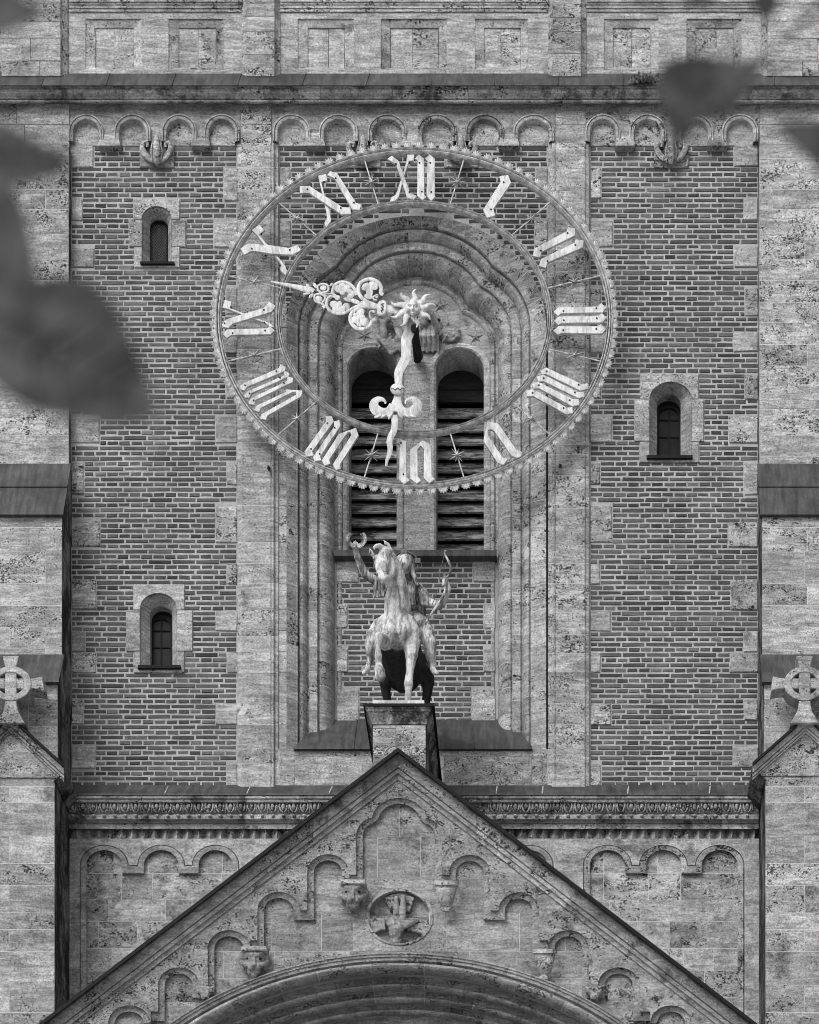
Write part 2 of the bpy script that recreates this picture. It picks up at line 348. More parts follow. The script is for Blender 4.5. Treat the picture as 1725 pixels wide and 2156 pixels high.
# small windows: head block, side blocks, lower block, splay opening, dark opening, sill (u0,u1,v0,v1)
WIN = [dict(head=(281, 378, 419, 462), side=(272, 391, 462, 519), low=(283, 378, 519, 562), spl=(299, 361, 434), inn=(316, 354, 462, 550), sill=(295, 367, 550, 556), kind='net'),
       dict(head=(282, 388, 1230, 1284), side=(266, 405, 1284, 1371), low=(282, 388, 1371, 1416), spl=(295, 372, 1249), inn=(316, 363, 1276, 1399), sill=(290, 380, 1400, 1409), kind='panes'),
       dict(head=(1349, 1471, 787, 840), side=(1337, 1482, 840, 929), low=(1348, 1472, 929, 973), spl=(1368, 1457, 804), inn=(1384, 1434, 831, 957), sill=(1362, 1459, 958, 966), kind='panes')]
EXT = (877, 690, 274, 236)          # extrados of the big arch: centre, half width, half height
def ext_half(v):
    d = (EXT[1] - v) / EXT[3]
    return 0 if d >= 1 else (EXT[2] * math.sqrt(1 - d * d) if d > 0 else EXT[2])

PITCH = 10.88
def course(u0, u1, v0, v1, obst, arch=False):
    """bricks of an English-bond panel as (u0, u1, v0, v1)"""
    out = []; n = round((v1 - v0) / PITCH); ph = (v1 - v0) / n; off = rnd.uniform(0, 25)
    for i in range(n):
        a = v0 + i * ph; m = a + ph / 2
        free = [(u0, u1)]
        cuts = [(q[0], q[1]) for q in obst if q[2] - 2 < m < q[3] + 2]
        if arch:
            hw = ext_half(m + ph) - 7
            if hw > 0: cuts.append((EXT[0] - hw, EXT[0] + hw))
        for x0, x1 in cuts:
            nf = []
            for p, q in free:
                if x1 <= p or x0 >= q: nf.append((p, q)); continue
                if x0 > p: nf.append((p, x0))
                if x1 < q: nf.append((x1, q))
            free = nf
        pt = 50.0 if i % 2 == 0 else 25.0
        so = off + (0 if i % 2 == 0 else 12.5) + rnd.uniform(-2.5, 2.5)
        for p, q in free:
            x = u0 + so - 100
            while x < q:
                l = max(x, p); r = min(x + pt, q)
                if l - p < 9 and l > p: l = p
                if 0 < q - r < 9: r = q
                if r - l > 6: out.append((l + 1.7 + rnd.uniform(-.5, .5), r - 1.7 + rnd.uniform(-.5, .5), a + 1.75 + rnd.uniform(-.35, .35), a + ph - 1.75 + rnd.uniform(-.35, .35)))
                x += pt
    return out
def rects(w): return [w['head'], w['side'], w['low']]
left_b = course(150, 499, 307, 1656, QL + rects(WIN[0]) + rects(WIN[1]))
right_b = course(1243, 1597, 307, 1656, QR + rects(WIN[2]))
mid_b = course(588, 1153, 307, 690, QC, True)
low_b = course(708, 1043, 1173, 1543, QS)
allb = [(q, 0.0) for q in left_b + right_b + mid_b] + [(q, -0.52) for q in low_b]
# the largest bricks in clear view, stretchers of the right-hand panel and around the statue, are single pieces; the rest is one part
def clear(q, p):
    u = (q[0] + q[1]) / 2; v = (q[2] + q[3]) / 2
    return (q[1] - q[0] > 40) and ((1310 < u < 1600 and v > 420) or p < 0)
single = [i for i, (q, p) in enumerate(allb) if clear(q, p)]
single = set(sorted(single, key=lambda i: -(allb[i][0][1] - allb[i][0][0]))[:300])
bw_ = MB()
def btone(q, p):
    t = rnd.gauss(0.45, 0.14)
    if rnd.random() < 0.05: t -= 0.18
    if 588 < q[0] < 1153 and p == 0 and rnd.random() < 0.4: t -= 0.28
    return min(1, max(0, t))
variants = []
for k in range(16):
    m = MB(); s_ = (W(46, 0, 0).x - W(0, 0, 0).x) / 2; h_ = 7.6 / K / 2
    j = lambda: rnd.uniform(-.004, .004)
    oo = [(-s_ + j(), -h_ + j()), (s_ + j(), -h_ + j()), (s_ + j(), h_ + j()), (-s_ + j(), h_ + j())]; e = 0.005
    m.v = [(x, 0.05, z) for x, z in oo] + [(x, e, z) for x, z in oo] + [(x + e * sx * rnd.uniform(.6, 1.4), 0, z + e * sz * rnd.uniform(.5, 1.3)) for (x, z), (sx, sz) in zip(oo, ((1, 1), (-1, 1), (-1, -1), (1, -1)))]
    for q in range(4):
        l = (q + 1) % 4; m.f += [(q, l, 4 + l, 4 + q), (4 + q, 4 + l, 8 + l, 8 + q)]
    m.f.append((8, 9, 10, 11)); m.t = [btone((0, 0), 1)] * 9; m.s = [False] * 9
    variants.append((m.mesh('brick'), 2 * s_, 2 * h_))
def mortar_sheet(mb, u0, u1, v0, v1, p):
    mb.ubox(u0, u1, v0, v1, p - 0.08, p, 0.5)
mo = MB(); mortar_sheet(mo, 146, 502, 300, 418, -0.006); mo.v = []; mo.f = []; mo.t = []; mo.s = []
def plate_holes(mb, u0, u1, v0, v1, p, holes, tone=0.5):
    mb.tess([[W(u0, v0, p), W(u1, v0, p), W(u1, v1, p), W(u0, v1, p)]] + [[W(a, b_, p) for a, b_ in h] for h in holes], tone)
def arch_outline(u0, u1, top, bot, n=14, ratio=None):
    cu = (u0 + u1) / 2; r = (u1 - u0) / 2; ry = 0.85 * r if ratio is None else ratio * r
    return [(u0, bot)] + arc(cu, top + ry, r, ry, 180, 0, n) + [(u1, bot)]
hole = lambda w: [(w['spl'][0] - 1, w['sill'][2])] + arch_outline(w['spl'][0] - 1, w['spl'][1] + 1, w['spl'][2] - 1, w['sill'][2])[1:-1] + [(w['spl'][1] + 1, w['sill'][2])]
plate_holes(mo, 146, 503, 300, 1660, -0.006, [hole(WIN[0]), hole(WIN[1])])
plate_holes(mo, 1240, 1600, 300, 1660, -0.006, [hole(WIN[2])])
mo.tess([[W(585, 300, -.006), W(1156, 300, -.006), W(1156, 690, -.006)] + [W(q[0], q[1], -.006) for q in arc(877, 690, 268, 230, 0, 180, 40)] + [W(585, 690, -.006)]])
plate_holes(mo, 700, 1052, 1165, 1545, -0.526, [])
mortar = mo.build('mortar_bed', 'mortar', tower)
for i, (q, p) in enumerate(allb):
    if i in single:
        me, wx, hz = variants[rnd.randrange(16)]
        o = put('brick', me, 'brick', mortar)
        a = W(q[0], q[3], p); e = W(q[1], q[2], p)
        o.location = ((a.x + e.x) / 2, -p, (a.z + e.z) / 2); o.scale = ((e.x - a.x) / wx, 1, (e.z - a.z) / hz)
    else:
        bw_.block(q[0], q[1], q[2], q[3], p - 0.04, p + rnd.uniform(-.003, .003), 0.005, 0, 0.003, btone(q, p))
bw_.build('brickwork', 'brick', tower, 'stuff')

# quoins
for q in QL + QR + QC:
    MB().block(*q, -0.05, 0.012, 0.008, 0.7, 0.006).build('stone_block', 'stone' if rnd.random() < .6 else 'stone_pitted', mortar)
for q in QS:
    MB().block(*q, -0.57, -0.505, 0.008, 0.7, 0.006).build('stone_block', 'stone', mortar)

# pilaster strips beside the clock: moulded profile (distance from the outer edge, p), cut into courses
PRO = [(0, -0.03), (0, .07), (3, .085), (7, .10), (9, .125), (10, .13), (70, .13), (71, .105), (73, .125), (76, .128), (78, .105), (79, .075), (82, .065), (86, .065), (87, .04), (87.5, -.1)]
PRO = [(d, p * .62 if p > 0 else p) for d, p in PRO]
def strip(name, fu, v0, v1, cuts):
    bk = MB(); bk.grid([[W(fu(d), v, p) + Vector((0, .0025, 0)) for d, p in PRO] for v in (v0, v1)])
    par = bk.build(name, 'pale_mortar', tower)
    ys = [v0] + cuts + [v1]
    for a, e in zip(ys, ys[1:]):
        MB().grid([[W(fu(d), v, p) for d, p in PRO] for v in (a + .7, e - .5)]).build('stone_block', rnd.choice(['stone', 'stone', 'stone_smooth']), par)
    return par
cl = [352, 402, 463, 520, 572, 640, 690, 735, 800, 876, 932, 962, 1006, 1064, 1142, 1186, 1228, 1284, 1340, 1372, 1416, 1480, 1525, 1575, 1608]
strip('pilaster', lambda d: 500 + d, 300, 1657, cl)
strip('pilaster', lambda d: 1241 - d, 300, 1657, [q + rnd.uniform(-6, 6) for q in cl])

# arcaded frieze under the cornice
frieze = MB(); frieze.ubox(-60, 1790, 214, 312, -.12, -.02, .5)
frieze_o = frieze.build('frieze', 'stone', tower)
PF, PT = 0.062, 0.008
BAYS = [(146, 507, [(144.5, 219), (241, 318), (341, 415), (430, 505)], 1), (572, 1170, [(575, 654), (672, 754), (775, 857), (879, 962), (980, 1062), (1081, 1167)], 2), (1234, 1600, [(1232.5, 1307), (1325, 1403), (1424, 1502), (1520, 1597)], 3)]
edges = [(-60, 146), (507, 572), (1170, 1234), (1600, 1790)]
for u0, u1, arches, bi in BAYS:
    plate = MB(); loop = [(u0, 217), (u1, 217)]
    if arches[-1][1] < u1: loop += [(u1, 303)]
    for a, e in reversed(arches):
        cu = (a + e) / 2; r = (e - a) / 2
        loop += [(e, 303)] + arc(cu, 280, r, 37.5, 0, 180, 18) + [(a, 303)]
    if arches[0][0] > u0: loop += [(u0, 303)]
    loop = [(max(u0, min(u1, x)), y) for x, y in loop]
    lp = [loop[0]] + [q for i, q in enumerate(loop[1:], 1) if (abs(q[0] - loop[i - 1][0]) + abs(q[1] - loop[i - 1][1])) > 1e-4]
    plate.tess([[W(x, y, PF) for x, y in lp]], rnd.random())
    # lower lip of the spandrels
    par = plate.build('arcade_wall', 'stone', frieze_o)
    for a, e in arches:
        cu = (a + e) / 2; r = (e - a) / 2; rows = []
        ang = [(0, 20)] + [(t, 0) for t in range(0, 181, 10)] + [(180, 20)]
        prof = [(0, PF - .01), (0, PF + .03), (1, PF + .036), (3, PF + .036), (3.4, PF + .012), (4.4, PF + .012), (4.8, PF + .03), (9.5, PF + .018), (10.3, PF + .005), (11, PF - .02), (12, PT - .002)]
        for t, dn in ang:
            rows.append([W(cu + (r - d) * math.cos(R(t)), 280 - (37.5 - d) * math.sin(R(t)) + dn, PF) + Vector((0, PF - p, 0)) for d, p in prof])
        MB().grid(rows, None, False).build('arch_ring', 'stone_pitted' if rnd.random() < .5 else 'stone', par)
        MB().block(a + 6, e - 6, 250, 306.5, PT - .06, PT, .004, 0).build('tympanum', 'stone_pitted', par)
    # corbels between neighbouring arches
    for k, ((a0, a1), (b0, b1)) in enumerate(zip(arches, arches[1:])):
        cu = (a1 + b0) / 2
        if (bi in (1, 3) and k == 1) or (bi == 2 and k in (1, 3)):
            # leaf bud between two scrolls
            MB().block(cu - 36, cu + 37, 303, 352, -.05, .02, .008, .3).build('stone_block', 'stone', mortar)
            f = MB(); idz = lambda x, y: (x, y)
            f.tube([W(cu, 286, .09), W(cu, 298, .11), W(cu, 316, .14), W(cu, 332, .15), W(cu, 343, .12), W(cu, 349, .07)], [.024, .038, .050, .048, .030, .008], 12)
            for sg in (-1, 1):
                ribbon(f, [(cu + sg * 3, 342, 3), (cu + sg * 14, 335, 5.5), (cu + sg * 25, 323, 6), (cu + sg * 30, 310, 5.5), (cu + sg * 26, 300, 4.5), (cu + sg * 19, 302, 4), (cu + sg * 20, 309, 3)], .085, .10, idz, .012)
                f.tube([W(cu + sg * 9, 338, .11), W(cu + sg * 11, 316, .11), W(cu + sg * 8, 298, .10)], [.008, .016, .008], 6)
            f.build('leaf_corbel', 'stone_smooth', frieze_o)
        else:
            w = (b0 - a1) / 2 + 12
            f = MB(); T = [W(cu - w * .72, 279, PF + .01), W(cu + w * .72, 279, PF + .01)]
            rows = []
            for du, v, p in ((.72, 279, PF + .008), (.78, 288, PF + .025), (.95, 298, PF + .04), (1.0, 299, PF + .045), (1.0, 306, PF + .045)):
                rows.append([W(cu - w * du, v, p) + Vector((0, p + .05, 0)), W(cu - w * du, v, p), W(cu + w * du, v, p), W(cu + w * du, v, p) + Vector((0, p + .05, 0))])
            f.grid(rows); f.face(rows[-1])
            f.build('corbel', 'stone', frieze_o)
for u0, u1 in edges:
    x = u0
    for v0, v1 in ((217, 262), (262, 304)):
        n = max(1, round((u1 - u0) / 110)); xs = [u0 + (u1 - u0) * k / n + (rnd.uniform(-20, 20) if 0 < k < n else 0) for k in range(n + 1)]
        for a, e in zip(xs, xs[1:]): MB().block(a, e, v0, v1, -.05, PF + .018, .003, .35, .001).build('stone_block', 'stone', frieze_o)

# main cornice with copper flashing
def hsweep(mb, prof, u0, u1, tone=None, smooth=False):
    return mb.grid([[W(u, v, p) for v, p in prof] for u in (u0, u1)], tone, smooth)
CP = [(179, .29), (180.5, .27), (185, .265), (186, .245), (189, .243), (196, .225), (204, .185), (208, .17), (209.5, .155), (210.5, .18), (213, .195), (216, .18), (217.5, .16), (218.5, .13), (219, .05)]
cor = MB(); hsweep(cor, [(v, p - .01) for v, p in CP], -60, 1790); corn = cor.build('cornice', 'mortar', tower)
x = -60
while x < 1790:
    w = rnd.uniform(140, 250); e = min(1790, x + w)
    hsweep(MB(), CP, x + .4, e - .4, None, False).build('stone_block', 'stone_stained', corn); x = e
fl = MB(); hsweep(fl, [(150, -.02), (155.5, .03), (166, .16), (177, .295), (179.5, .305), (180.5, .28)], -60, 1790)
flash = fl.build('copper_flashing', 'copper_sheet', tower)
for u in (87, 223, 362, 500, 636, 770, 907, 1040, 1175, 1312, 1450, 1630):
    dx = 8 if u < 800 else -1
    s = MB(); s.tube([W(u + dx, 155.5, .035), W(u + dx * .45, 166, .165), W(u, 177, .30), W(u - .3, 179.5, .31)], .011, 6); s.build('seam', 'copper_sheet', flash)

# parapet storey above the flashing: piers, sunk panels
par_ = MB(); PU = 0.02
hol = []
PAN = [(180, 298, 201, 282), (355, 471, 376, 455), (627, 745, 648, 726), (802, 941, 822, 924), (1000, 1112, 1019, 1097), (1272, 1387, 1291, 1370), (1446, 1562, 1465, 1545)]
for a, e, i0, i1 in PAN: hol.append([(a, 39), (e, 39), (e, 146), (a, 146)])
plate_holes(par_, 3, 1790, -90, 158, PU, hol, .55)
par_.face([W(3, -90, PU), W(3, 158, PU), W(3, 158, PU) + Vector((0, 8, 0)), W(3, -90, PU) + Vector((0, 8, 0))], .4)
parap = par_.build('parapet', 'stone_smooth', tower)
for a, e, i0, i1 in PAN:
    f = MB(); O = [(a, 39), (e, 39), (e, 146), (a, 146)]; I = [(i0, 58), (i1, 58), (i1, 142), (i0, 142)]
    rows = [[W(*q, PU) for q in O], [W(*q, PU - .012) for q in O], [W(*q, PU - .04) for q in I], [W(q[0], q[1] + 2, PU - .06) for q in I]]
    f.grid(rows, None, False, False, True); fr = f.build('panel_frame', 'stone_pitted', parap)
    mu = (i0 + i1) / 2 + rnd.uniform(-8, 8)
    for q in ((i0, mu), (mu, i1)): MB().block(q[0], q[1], 58, 149, PU - .2, PU - .055, .003, .3, .002).build('stone_block', 'stone_smooth', fr)
def pier(a, e, i0, i1):
    PP = [(a, PU - .03), (a, PU + .015), (a + 2, PU + .02), (i0 - 4, PU + .05), (i0 - 1, PU + .06), (i0, PU + .10), (i1, PU + .10), (i1 + 1, PU + .06), (i1 + 4, PU + .05), (e - 2, PU + .02), (e, PU + .015), (e, PU - .03)]
    par = MB().grid([[W(u, v, p) + Vector((0, .007, 0)) for u, p in PP] for v in (-90, 160)]).build('pier', 'pale_mortar', parap)
    ys = [-90, 8, 42 + rnd.uniform(-8, 8), 66, 112 + rnd.uniform(-6, 6), 160]
    for t, q in zip(ys, ys[1:]): MB().grid([[W(u, v, p) for u, p in PP] for v in (t + .5, q - .4)]).build('stone_block', 'stone', par)
pier(509, 590, 520, 578); pier(1155, 1235, 1165, 1223)
for a, e, ff in ((3, 128, 145), (1616, 1790, 1602)):
    ys = [-90, 8, 44, 80, 128, 160]
    for t, q in zip(ys, ys[1:]):
        n = 1 if e - a < 130 else 2; xs = [a, e] if rnd.random() < .5 else [a, a + (e - a) * rnd.uniform(.4, .7), e]
        for l, r in zip(xs, xs[1:]): MB().block(l, r, t, q, 0, PU + .10, .004, .35, .001).build('stone_block', 'stone', parap)
    d = -1 if ff > e else 1
    k = e if ff > e else a
    MB().grid([[W(k, v, PU + .10), W(k + (ff - k) * .2, v, PU + .07), W(k + (ff - k) * .8, v, PU + .03), W(ff, v, PU + .005)] for v in (-90, 160)]).build('bevel', 'stone_pitted', parap)
for a, e in ((145, 509), (590, 1155), (1235, 1602)):
    hsweep(MB(), [(-30, PU + .03), (0, PU + .055), (3, PU + .055), (4, PU + .042), (9, PU + .04), (10, PU + .03), (16, PU + .03), (18, PU + .017), (24, PU + .016), (25, PU - .01)], a, e).build('moulding', 'stone_smooth', parap)

# ------------------------------------------------------------------ small round-headed windows
def small_window(w):
    s0, s1, st = w['spl']; cu = (s0 + s1) / 2; r = (s1 - s0) / 2; ry = .85 * r
    i0, i1, it, ib = w['inn']; h = w['head']; sd_ = w['side']; lo = w['low']
    fr = MB()
    N = 16
    spr = st + ry
    outer = [(s0, w['sill'][2])] + arc(cu, spr, r, ry, 180, 0, N) + [(s1, w['sill'][2])]
    ci = (i0 + i1) / 2; ri = (i1 - i0) / 2; ryi = .85 * ri; PD = -.15
    spi = it + ryi
    inner = [(i0, w['sill'][2] + 14)] + arc(ci, spi, ri, ryi, 180, 0, N) + [(i1, w['sill'][2] + 14)]
    rows = [[W(*q, .018) for q in outer], [W(*q, .018) + Vector((0, .03, 0)) for q in outer], [W(*q, PD) for q in inner], [W(*q, PD) + Vector((0, .20, 0)) for q in inner]]
    fr.grid(rows, None, False)
    win = fr.build('window', 'stone', tower)
    def pc(loop): MB().ext(loop, .018, .06, .006, rnd.random(), False).build('stone_block', rnd.choice(['stone', 'stone_smooth']), win)
    g_ = .5
    y1 = h[3]
    if y1 < spr: dx = r * math.sqrt(max(0, 1 - ((spr - y1) / ry) ** 2))
    else: dx = r
    aa = math.degrees(math.asin(max(0, min(1, (spr - y1) / ry))))
    pc([(h[0], y1 - g_), (h[0], h[2]), (h[1], h[2]), (h[1], y1 - g_), (cu + dx, y1 - g_)] + arc(cu, spr, r, ry, aa, 180 - aa, N)[1:-1] + [(cu - dx, y1 - g_)])
    def sidearc(a0): return [q for q in arc(cu, spr, r, ry, a0, 0, 5)]
    pc([(sd_[0], sd_[3] - g_), (sd_[0], y1 + g_), (cu - dx, y1 + g_)] + ([(2 * cu - x, y) for x, y in sidearc(aa)][1:] if aa > 1 else []) + [(s0, sd_[3] - g_)])
    pc([(sd_[1], sd_[3] - g_), (sd_[1], y1 + g_), (cu + dx, y1 + g_)] + (sidearc(aa)[1:] if aa > 1 else []) + [(s1, sd_[3] - g_)])
    pc([(lo[0], lo[3]), (lo[0], lo[2] + g_), (s0, lo[2] + g_), (s0, w['sill'][2]), (s1, w['sill'][2]), (s1, lo[2] + g_), (lo[1], lo[2] + g_), (lo[1], lo[3])])
    # sloping inner sill, metal sill
    MB().face([W(s0 - 2, w['sill'][2] + 1, .0), W(s1 + 2, w['sill'][2] + 1, .0), W(i1 + 2, w['sill'][2] + 5, PD - .1), W(i0 - 2, w['sill'][2] + 5, PD - .1)]).build('sill_slope', 'stone', win)
    q = w['sill']; MB().ubox(q[0], q[1], q[2], q[2] + (q[3] - q[2]) * .75, -.02, .06, .5).build('sill', 'dark_metal', win)
    # glass and frame deep in the wall
    PG = PD - (.03 if w['kind'] == 'net' else .14)
    gl = MB(); gl.tess([[W(x, y, PG) for x, y in arch_outline(i0 - 6, i1 + 6, it - 2, ib + 40)]]); pane = gl.build('glass', 'window_glass', win)
    bx = W(i0 - 10, ib + 60, PG - .05); bz = W(i1 + 10, it - 20, PG - .05)
    MB().box((bx.x, .45, bx.z), (bz.x, .6, bz.z)).build('interior_shade', 'void', win)
    fm = MB(); lv = PG + .02
    sh = .38 * .55 * K       # how far the deep frame drops in the picture
    top = it + (16 if w['kind'] == 'net' else 24)
    ol = arch_outline(i0 + 1, i1 - 1, top - (14 if w['kind'] == 'net' else 0), ib + 8)
    il = arch_outline(i0 + 4, i1 - 4, top - (11 if w['kind'] == 'net' else -4), ib + 8)
    rows = [[W(*q, lv - .03) for q in ol], [W(*q, lv) for q in ol], [W(*q, lv) for q in il], [W(*q, lv - .03) for q in il]]
    fm.grid(rows)
    if w['kind'] == 'panes':
        fm.ubox(ci - 1.3, ci + 1.3, top + 3, ib + 8, lv - .03, lv - .004)
        hh = ib - top
        for k in (.27, .62): fm.ubox(i0 + 3, i1 - 3, top + hh * k, top + hh * k + 2.6, lv - .03, lv - .006)
    fm.build('frame', 'dark_metal', win)
    if w['kind'] == 'net':
        nm = MB(); step = 6.5
        for k in range(-24, 30):
            for sg in (1, -1):
                a = (i0 + 3, it + 6 + k * step); length = i1 - i0 - 6
                pts = []
                for tt in range(0, 9):
                    x = i0 + 3 + length * tt / 8; y = it + 14 + k * step + sg * (x - ci) * 1.25
                    if it + 8 < y < ib + 4 and (y > spi + 4 or ((x - ci) / (ri - 2)) ** 2 + ((y - spi - 6) / ryi) ** 2 < 1): pts.append(W(x, y, lv + .02))
                if len(pts) > 1: nm.tube([pts[0], pts[-1]], .0016, 4, .5, False)
        nm.build('wire_mesh', 'dark_bronze', win)
    return win
for k, w in enumerate(WIN):
    o = small_window(w)
    lab(o, ['small round-headed window covered with wire mesh', 'small round-headed window with dark leaded panes', 'small round-headed window with dark panes high on the right'][k])

# ------------------------------------------------------------------ the great stepped arch with the twin louvred openings
PTY = -0.55
SP = (D - PTY) / D / K                      # metres per picture unit on the tympanum plane
CU = W(877, 685, PTY); CS = W(877, 735, PTY)
def tre(o, n_up=28, n_side=14):
    """trefoil line at offset o (picture units): list of (x, z) from the left springing over the top to the right springing"""
    ru = (100 + o) * SP; rs = (93 + o) * SP; dx = 62 * SP
    # right half: start at springing (angle 0) of the side lobe, run to the cusp, then the upper lobe to the crown
    cx, cz = CS.x + dx, CS.z; ux, uz = CU.x, CU.z
    def inside_up(x, z): return ((x - ux) / ru) ** 2 + ((z - uz) / (.85 * ru)) ** 2 < 1
    t = 0.0
    while t < 150 and not inside_up(cx + rs * math.cos(R(t)), cz + .85 * rs * math.sin(R(t))): t += .25
    side = [(cx + rs * math.cos(R(t * i / n_side)), cz + .85 * rs * math.sin(R(t * i / n_side))) for i in range(n_side + 1)]
    q = side[-1]; a0 = math.degrees(math.atan2((q[1] - uz) / .85, q[0] - ux))
    up = [(ux + ru * math.cos(R(a0 + (90 - a0) * i / n_up)), uz + .85 * ru * math.sin(R(a0 + (90 - a0) * i / n_up))) for i in range(1, n_up + 1)]
    right = side + up
    left = [(2 * CU.x - x, z) for x, z in right]
    return left + right[::-1][1:]
JB = W(0, 1660, PTY).z                       # jambs run down behind the copper sill
CA = W(EXT[0], EXT[1], .03); SA = (D - .03) / D / K
def order_rows(prof, ext_from=None):
    """rows of world points: bottom of left jamb, springing, over the arch, springing, bottom of right jamb; prof = [(offset, p)] (offset 'E' = extrados circle)"""
    lines = []
    ref = tre(86)
    for o, p in prof:
        if o == 'E':
            L = []
            for x, z in ref:
                th = math.atan2((z - CA.z) / .85, x - CA.x)
                if z < CA.z: th = 0 if x > CA.x else math.pi
                L.append((CA.x + EXT[2] * SA * math.cos(th), max(z, CA.z) if z < CA.z else CA.z + EXT[3] * SA * math.sin(th)))
            L = [(x, (ref[i][1] if ref[i][1] < CA.z else z)) for i, (x, z) in enumerate(L)]
        else: L = tre(o)
        lines.append([(x, -p, z) for x, z in L])
    n = len(lines[0])
    return [[Vector(l[i]) for l in lines] for i in range(n)]
def build_order(name, prof, mat, jcuts, nv, smooth):
    rows = order_rows(prof)
    sp = rows[0][0].z
    full = [[Vector((q.x, q.y + .003, JB)) for q in rows[0]]] + [[q + Vector((0, .003, 0)) for q in r] for r in rows] + [[Vector((q.x, q.y + .003, JB)) for q in rows[-1]]]
    par = MB().grid(full, .5, smooth).build(name, 'pale_mortar', tower)
    # jamb blocks
    for side in (0, -1):
        zs = [JB] + [W(0, v + rnd.uniform(-7, 7), PTY).z for v in jcuts] + [None]
        for a, e in zip(zs, zs[1:]):
            top = [Vector((q.x, q.y, q.z if e is None else e)) for q in rows[side]]
            if e is None: top = [q - Vector((0, 0, .003)) for q in top]
            bot = [Vector((q.x, q.y, a + .006)) for q in rows[side]]
            if e is not None: top = [q - Vector((0, 0, .002)) for q in top]
            MB().grid([bot, top], None, smooth).build('stone_block', mat, par)
    n = len(rows); cuts = [round(k * (n - 1) / nv) for k in range(nv + 1)]
    for a, e in zip(cuts, cuts[1:]):
        seg = [list(r) for r in rows[a:e + 1]]
        if len(seg) < 2: continue
        seg[0] = [q.lerp(w, .10) for q, w in zip(seg[0], seg[1])]
        seg[-1] = [q.lerp(w, .03) for q, w in zip(seg[-1], seg[-2])]
        MB().grid(seg, None, smooth).build('voussoir', mat, par)
    return par
roll = [(17, -.53)] + [(44 - 27 * math.cos(R(t)), -.53 + .26 * math.sin(R(t))) for t in range(0, 91, 10)] + [(46, -.285), (48, -.285)]
jc = [1512, 1455, 1398, 1330, 1270, 1225, 1150, 1098, 1040, 985, 930, 880, 835, 780]
frm = [(-1, -.60), (0, -.545), (2, -.52), (5, -.508), (9, -.512), (10.5, -.53), (12, -.545), (15, -.545), (17, -.53), (17.2, -.6)]
build_order('inner_order', frm, 'stone_smooth', jc, 17, True)
build_order('roll_order', roll, 'stone', [q + 14 for q in jc], 15, True)
build_order('middle_order', [(48, -.285), (48, -.245), (49.5, -.232), (64, -.224), (66, -.232), (67, -.25), (70, -.25), (70.5, -.205), (73, -.165), (77, -.13), (82, -.112), (85, -.125), (86, -.135)], 'stone', [q - 10 for q in jc], 17, False)
build_order('outer_order', [(86, -.135), (86, -.075), (88, -.06), (90, -.055), ('E', .03), ('E', -.06)], 'stone', [q + 4 for q in jc], 19, False)
fz = [W(0, v, .02).z for v in (1578, 1525, 1480, 1416, 1372, 1328, 1284, 1228, 1186, 1142, 1064, 1020, 962, 932, 876, 835, 780, 735, 690, 640)]
for a, e in zip(fz, fz[1:]): MB().box((W(586, 0, .02).x, -.022, a + .004), (CA.x - EXT[2] * SA + .004, .2, e - .002)).build('stone_block', 'stone', tower.children[0])
# the arch band is slightly proud of the strips below its springing: back wall of the recess
ty = MB()
def twin(c0): return arch_outline(c0 - 50.5, c0 + 50.5, 735, 1160, 20)
OPN = (785, 968.5)
ty.tess([[W(690, 575, PTY), W(1065, 575, PTY), W(1065, 1163, PTY), W(690, 1163, PTY)]] + [[W(x, y, PTY) for x, y in twin(cx)] for cx in OPN], .45)
tym = ty.build('tympanum', 'stone', tower)
for cx in OPN:
    # moulded jamb and archivolt round each opening
    out = arch_outline(cx - 63, cx + 63, 722, 1158, 20); inn = twin(cx)
    MB().grid([[W(*q, PTY - .01) for q in out], [W(*q, PTY + .03) for q in out], [W(q[0] * .35 + r_[0] * .65, q[1] * .35 + r_[1] * .65, PTY + .032) for q, r_ in zip(out, inn)], [W(*q, PTY + .008) for q in inn], [W(*q, PTY) + Vector((0, .46, 0)) for q in inn]], None, False).build('archivolt', 'stone', tym)
# louvre windows
for cx in OPN:
    x0, x1 = W(cx - 52, 0, PTY).x, W(cx + 52, 0, PTY).x
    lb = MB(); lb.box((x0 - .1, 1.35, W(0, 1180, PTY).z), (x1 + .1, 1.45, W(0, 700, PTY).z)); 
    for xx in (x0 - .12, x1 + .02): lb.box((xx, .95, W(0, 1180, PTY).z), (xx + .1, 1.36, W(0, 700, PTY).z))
    lw = lb.build('louvre_window', 'void', tower)  # black box behind the slats paints the dark interior
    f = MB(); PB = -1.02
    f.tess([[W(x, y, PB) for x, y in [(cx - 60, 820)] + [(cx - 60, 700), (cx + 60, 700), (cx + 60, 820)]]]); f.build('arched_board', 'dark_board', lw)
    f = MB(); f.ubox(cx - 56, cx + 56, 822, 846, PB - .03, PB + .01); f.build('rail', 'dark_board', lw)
    v = 851
    while v < 1180:
        ph = 28.6; a = rnd.uniform(-1.5, 1.5)
        pts = [W(cx - 57, v + 9, -1.10), W(cx + 57, v + 9 + a, -1.10), W(cx + 57, v + 27.5 + a, -1.00), W(cx - 57, v + 27.5, -1.00)]
        f = MB(); t = rnd.random(); bk = [q + Vector((0, .022, -.012)) for q in pts]
        f.face(pts, t); f.face(bk, t); f.grid([pts, bk], t, False, False, True); f.build('slat', 'louvre_wood', lw); v += ph
    lab(lw, 'tall round-headed louvre opening with weathered slats')
led = MB(); led.ubox(704, 1046, 1158, 1170, -.65, -.36, .5); led.build('ledge', 'copper_sheet', tower)

